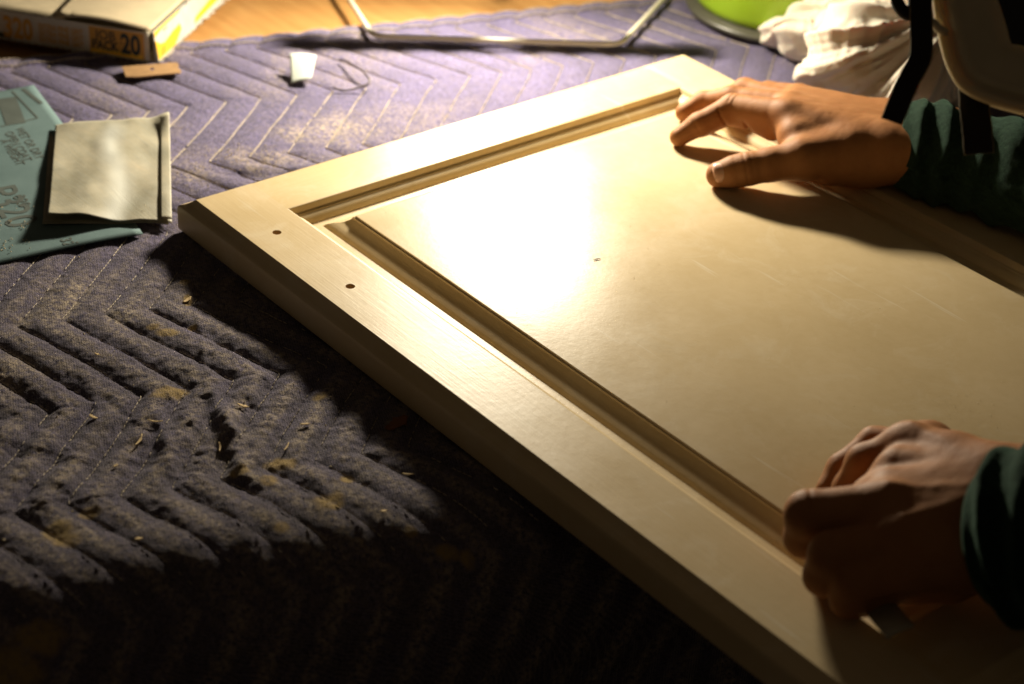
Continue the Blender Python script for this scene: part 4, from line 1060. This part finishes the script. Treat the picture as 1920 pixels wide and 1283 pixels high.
# ------------------------------------------------------------------ goggles hanging over the far sleeve
M_gog = simple('beige_rubber_frame', (.60, .51, .34), .42, var=.05, bmp=.05, Subsurface_Weight=.5, Subsurface_Radius=(1, .85, .55), Subsurface_Scale=.012); M_lens = simple('dark_lens', (.008, .007, .006), .12, bmp=0, var=0)
M_strap = simple('black_webbing', (.016, .012, .009), .85, scale=700, bmp=.7, bdist=.0006); M_strapedge = simple('frayed_strap_edge', (.20, .16, .09), .9)
GO = CAM + ray(1860, 60) / F * 1.16; GN = AX[:, 2] * .90 - AX[:, 0] * .22 + np.array([0, 0, .10]); GN /= np.linalg.norm(GN)
def G(px_, py_, d=0):
    r = ray(px_, py_); return CAM + r * (((GO - CAM) @ GN) / (r @ GN)) + GN * d
gog = empty('safety_goggles', G(1990, 0))
tag(gog, 'beige rimmed goggles with dark lens and dangling black straps hanging over the green sleeve', 'goggles')
OL = [(1742, -60), (1749, 10), (1757, 60), (1772, 118), (1794, 160), (1826, 184), (1880, 203), (1960, 222), (2080, 240), (2180, 225), (2235, 160), (2245, 60), (2230, -60), (2190, -150), (2080, -195), (1900, -195), (1790, -165), (1750, -115)]
ol = [G(p[0], p[1]) for p in catmull([(a, b) for a, b in OL], 6, True)]
cen = np.mean(ol, 0); n = len(ol)
tn_ = []
for i in range(n):
    t = ol[(i + 1) % n] - ol[i - 1]; t /= np.linalg.norm(t); m_ = np.cross(GN, t); m_ *= np.sign(m_ @ (cen - ol[i])); tn_.append(m_)
def loops(prof, name, mat, cap=False):
    vs = []; fs = []
    for ins_, d in prof:
        ins_ *= 1.22
        for i in range(n): vs.append(ol[i] + (tn_[i] if ins_ < .006 else tn_[i] * .4 + .6 * (cen - ol[i]) / np.linalg.norm(cen - ol[i])) * ins_ + GN * d)
    for k in range(len(prof) - 1):
        for i in range(n): fs.append((k * n + i, k * n + (i + 1) % n, (k + 1) * n + (i + 1) % n, (k + 1) * n + i))
    if cap: fs.append(tuple((len(prof) - 1) * n + i for i in range(n)))
    return mesh(name, vs, fs, mat, gog)
gf = loops([(.004, -.030), (.002, -.012), (.0, -.002), (.0004, .0012), (.0018, .0026), (.0034, .0024), (.0048, .0006), (.0058, -.0012), (.0070, -.0008), (.0082, .0012), (.0098, .0020), (.0116, .0010), (.0130, -.0015), (.0180, -.0030), (.0250, -.0036), (.0290, -.0030), (.0310, -.0020), (.0325, -.0028), (.0330, -.0060)], 'frame', M_gog)
lens = loops([(.0328, -.0050), (.0345, -.0054), (.036, -.0056)], 'lens', M_lens, True)
def strap(name, pix, wpx, depth, parent):
    P_ = catmull([(a, b, c) for (a, b), c in zip(pix, depth)], 6); vs = []; fs = []
    ctr = [G(p[0], p[1], p[2]) for p in P_]; k = 1.16 / F
    for i, c in enumerate(ctr):
        t = ctr[min(i + 1, len(ctr) - 1)] - ctr[max(i - 1, 0)]; t /= np.linalg.norm(t); s_ = np.cross(t, GN); s_ /= np.linalg.norm(s_)
        nn = np.cross(s_, t); w = wpx * k / 2 * (1 + .02 * math.sin(i * 2.1)); h = .0009
        vs += [c - s_ * w + nn * h, c + s_ * w + nn * h, c + s_ * w - nn * h, c - s_ * w - nn * h]
    m_ = len(ctr)
    for i in range(m_ - 1):
        for j in range(4): fs.append((i * 4 + j, i * 4 + (j + 1) % 4, i * 4 + 4 + (j + 1) % 4, i * 4 + 4 + j))
    fs += [(3, 2, 1, 0), tuple(m_ * 4 - 4 + j for j in range(4))]
    o = mesh(name, vs, fs, M_strap, parent, False); bevel(o, .0004)
    # selvedge threads
    for sgn in (-1, 1):
        e_path = [(vs[i * 4 + (0 if sgn < 0 else 1)] + vs[i * 4 + (3 if sgn < 0 else 2)]) / 2 for i in range(m_)]
        t_ = tube('strap_edge', e_path, .0007, M_strapedge, o, 6); t_.matrix_parent_inverse = Matrix.Identity(4)
    return o
strap('strap', [(1722, -260), (1726, -100), (1727, 0), (1728, 60), (1727, 118), (1703, 170), (1674, 242)], 38, [.010, .012, .012, .013, .016, .020, .022], gog)
strap('strap', [(1826, 120), (1827, 185), (1832, 230), (1836, 284)], 52, [-.022, -.014, -.010, -.008], gog)
tube('strap_hook', catmull([G(1742, 44, .006), G(1752, 50, .008), G(1762, 60, .006), G(1772, 62, .0)], 5), .0026, simple('clear_plastic_hook', (.6, .52, .36), .3), gog, 8)
tube('strap_buckle', catmull([G(1684, -30, .004), G(1682, 5, .004), G(1700, 30, .004), G(1714, 22, .004), G(1714, -30, .004)], 5), .004, M_strap, gog, 8)

# ------------------------------------------------------------------ abrasive held by the near hand
hp = [at(1600, 1118, DT + .004), at(1662, 1196, DT + .0125), at(1714, 1172, DT + .0150), at(1660, 1105, DT + .006)]
hs = grid_sheet('held_sandpaper', lambda s, t: bilerp(*hp, s, t) + np.array([0, 0, .0012 * math.sin(math.pi * t)]), 10, 10, M_used, None, .0016)
tag(hs, 'folded abrasive piece gripped under the near hand', 'sandpaper')
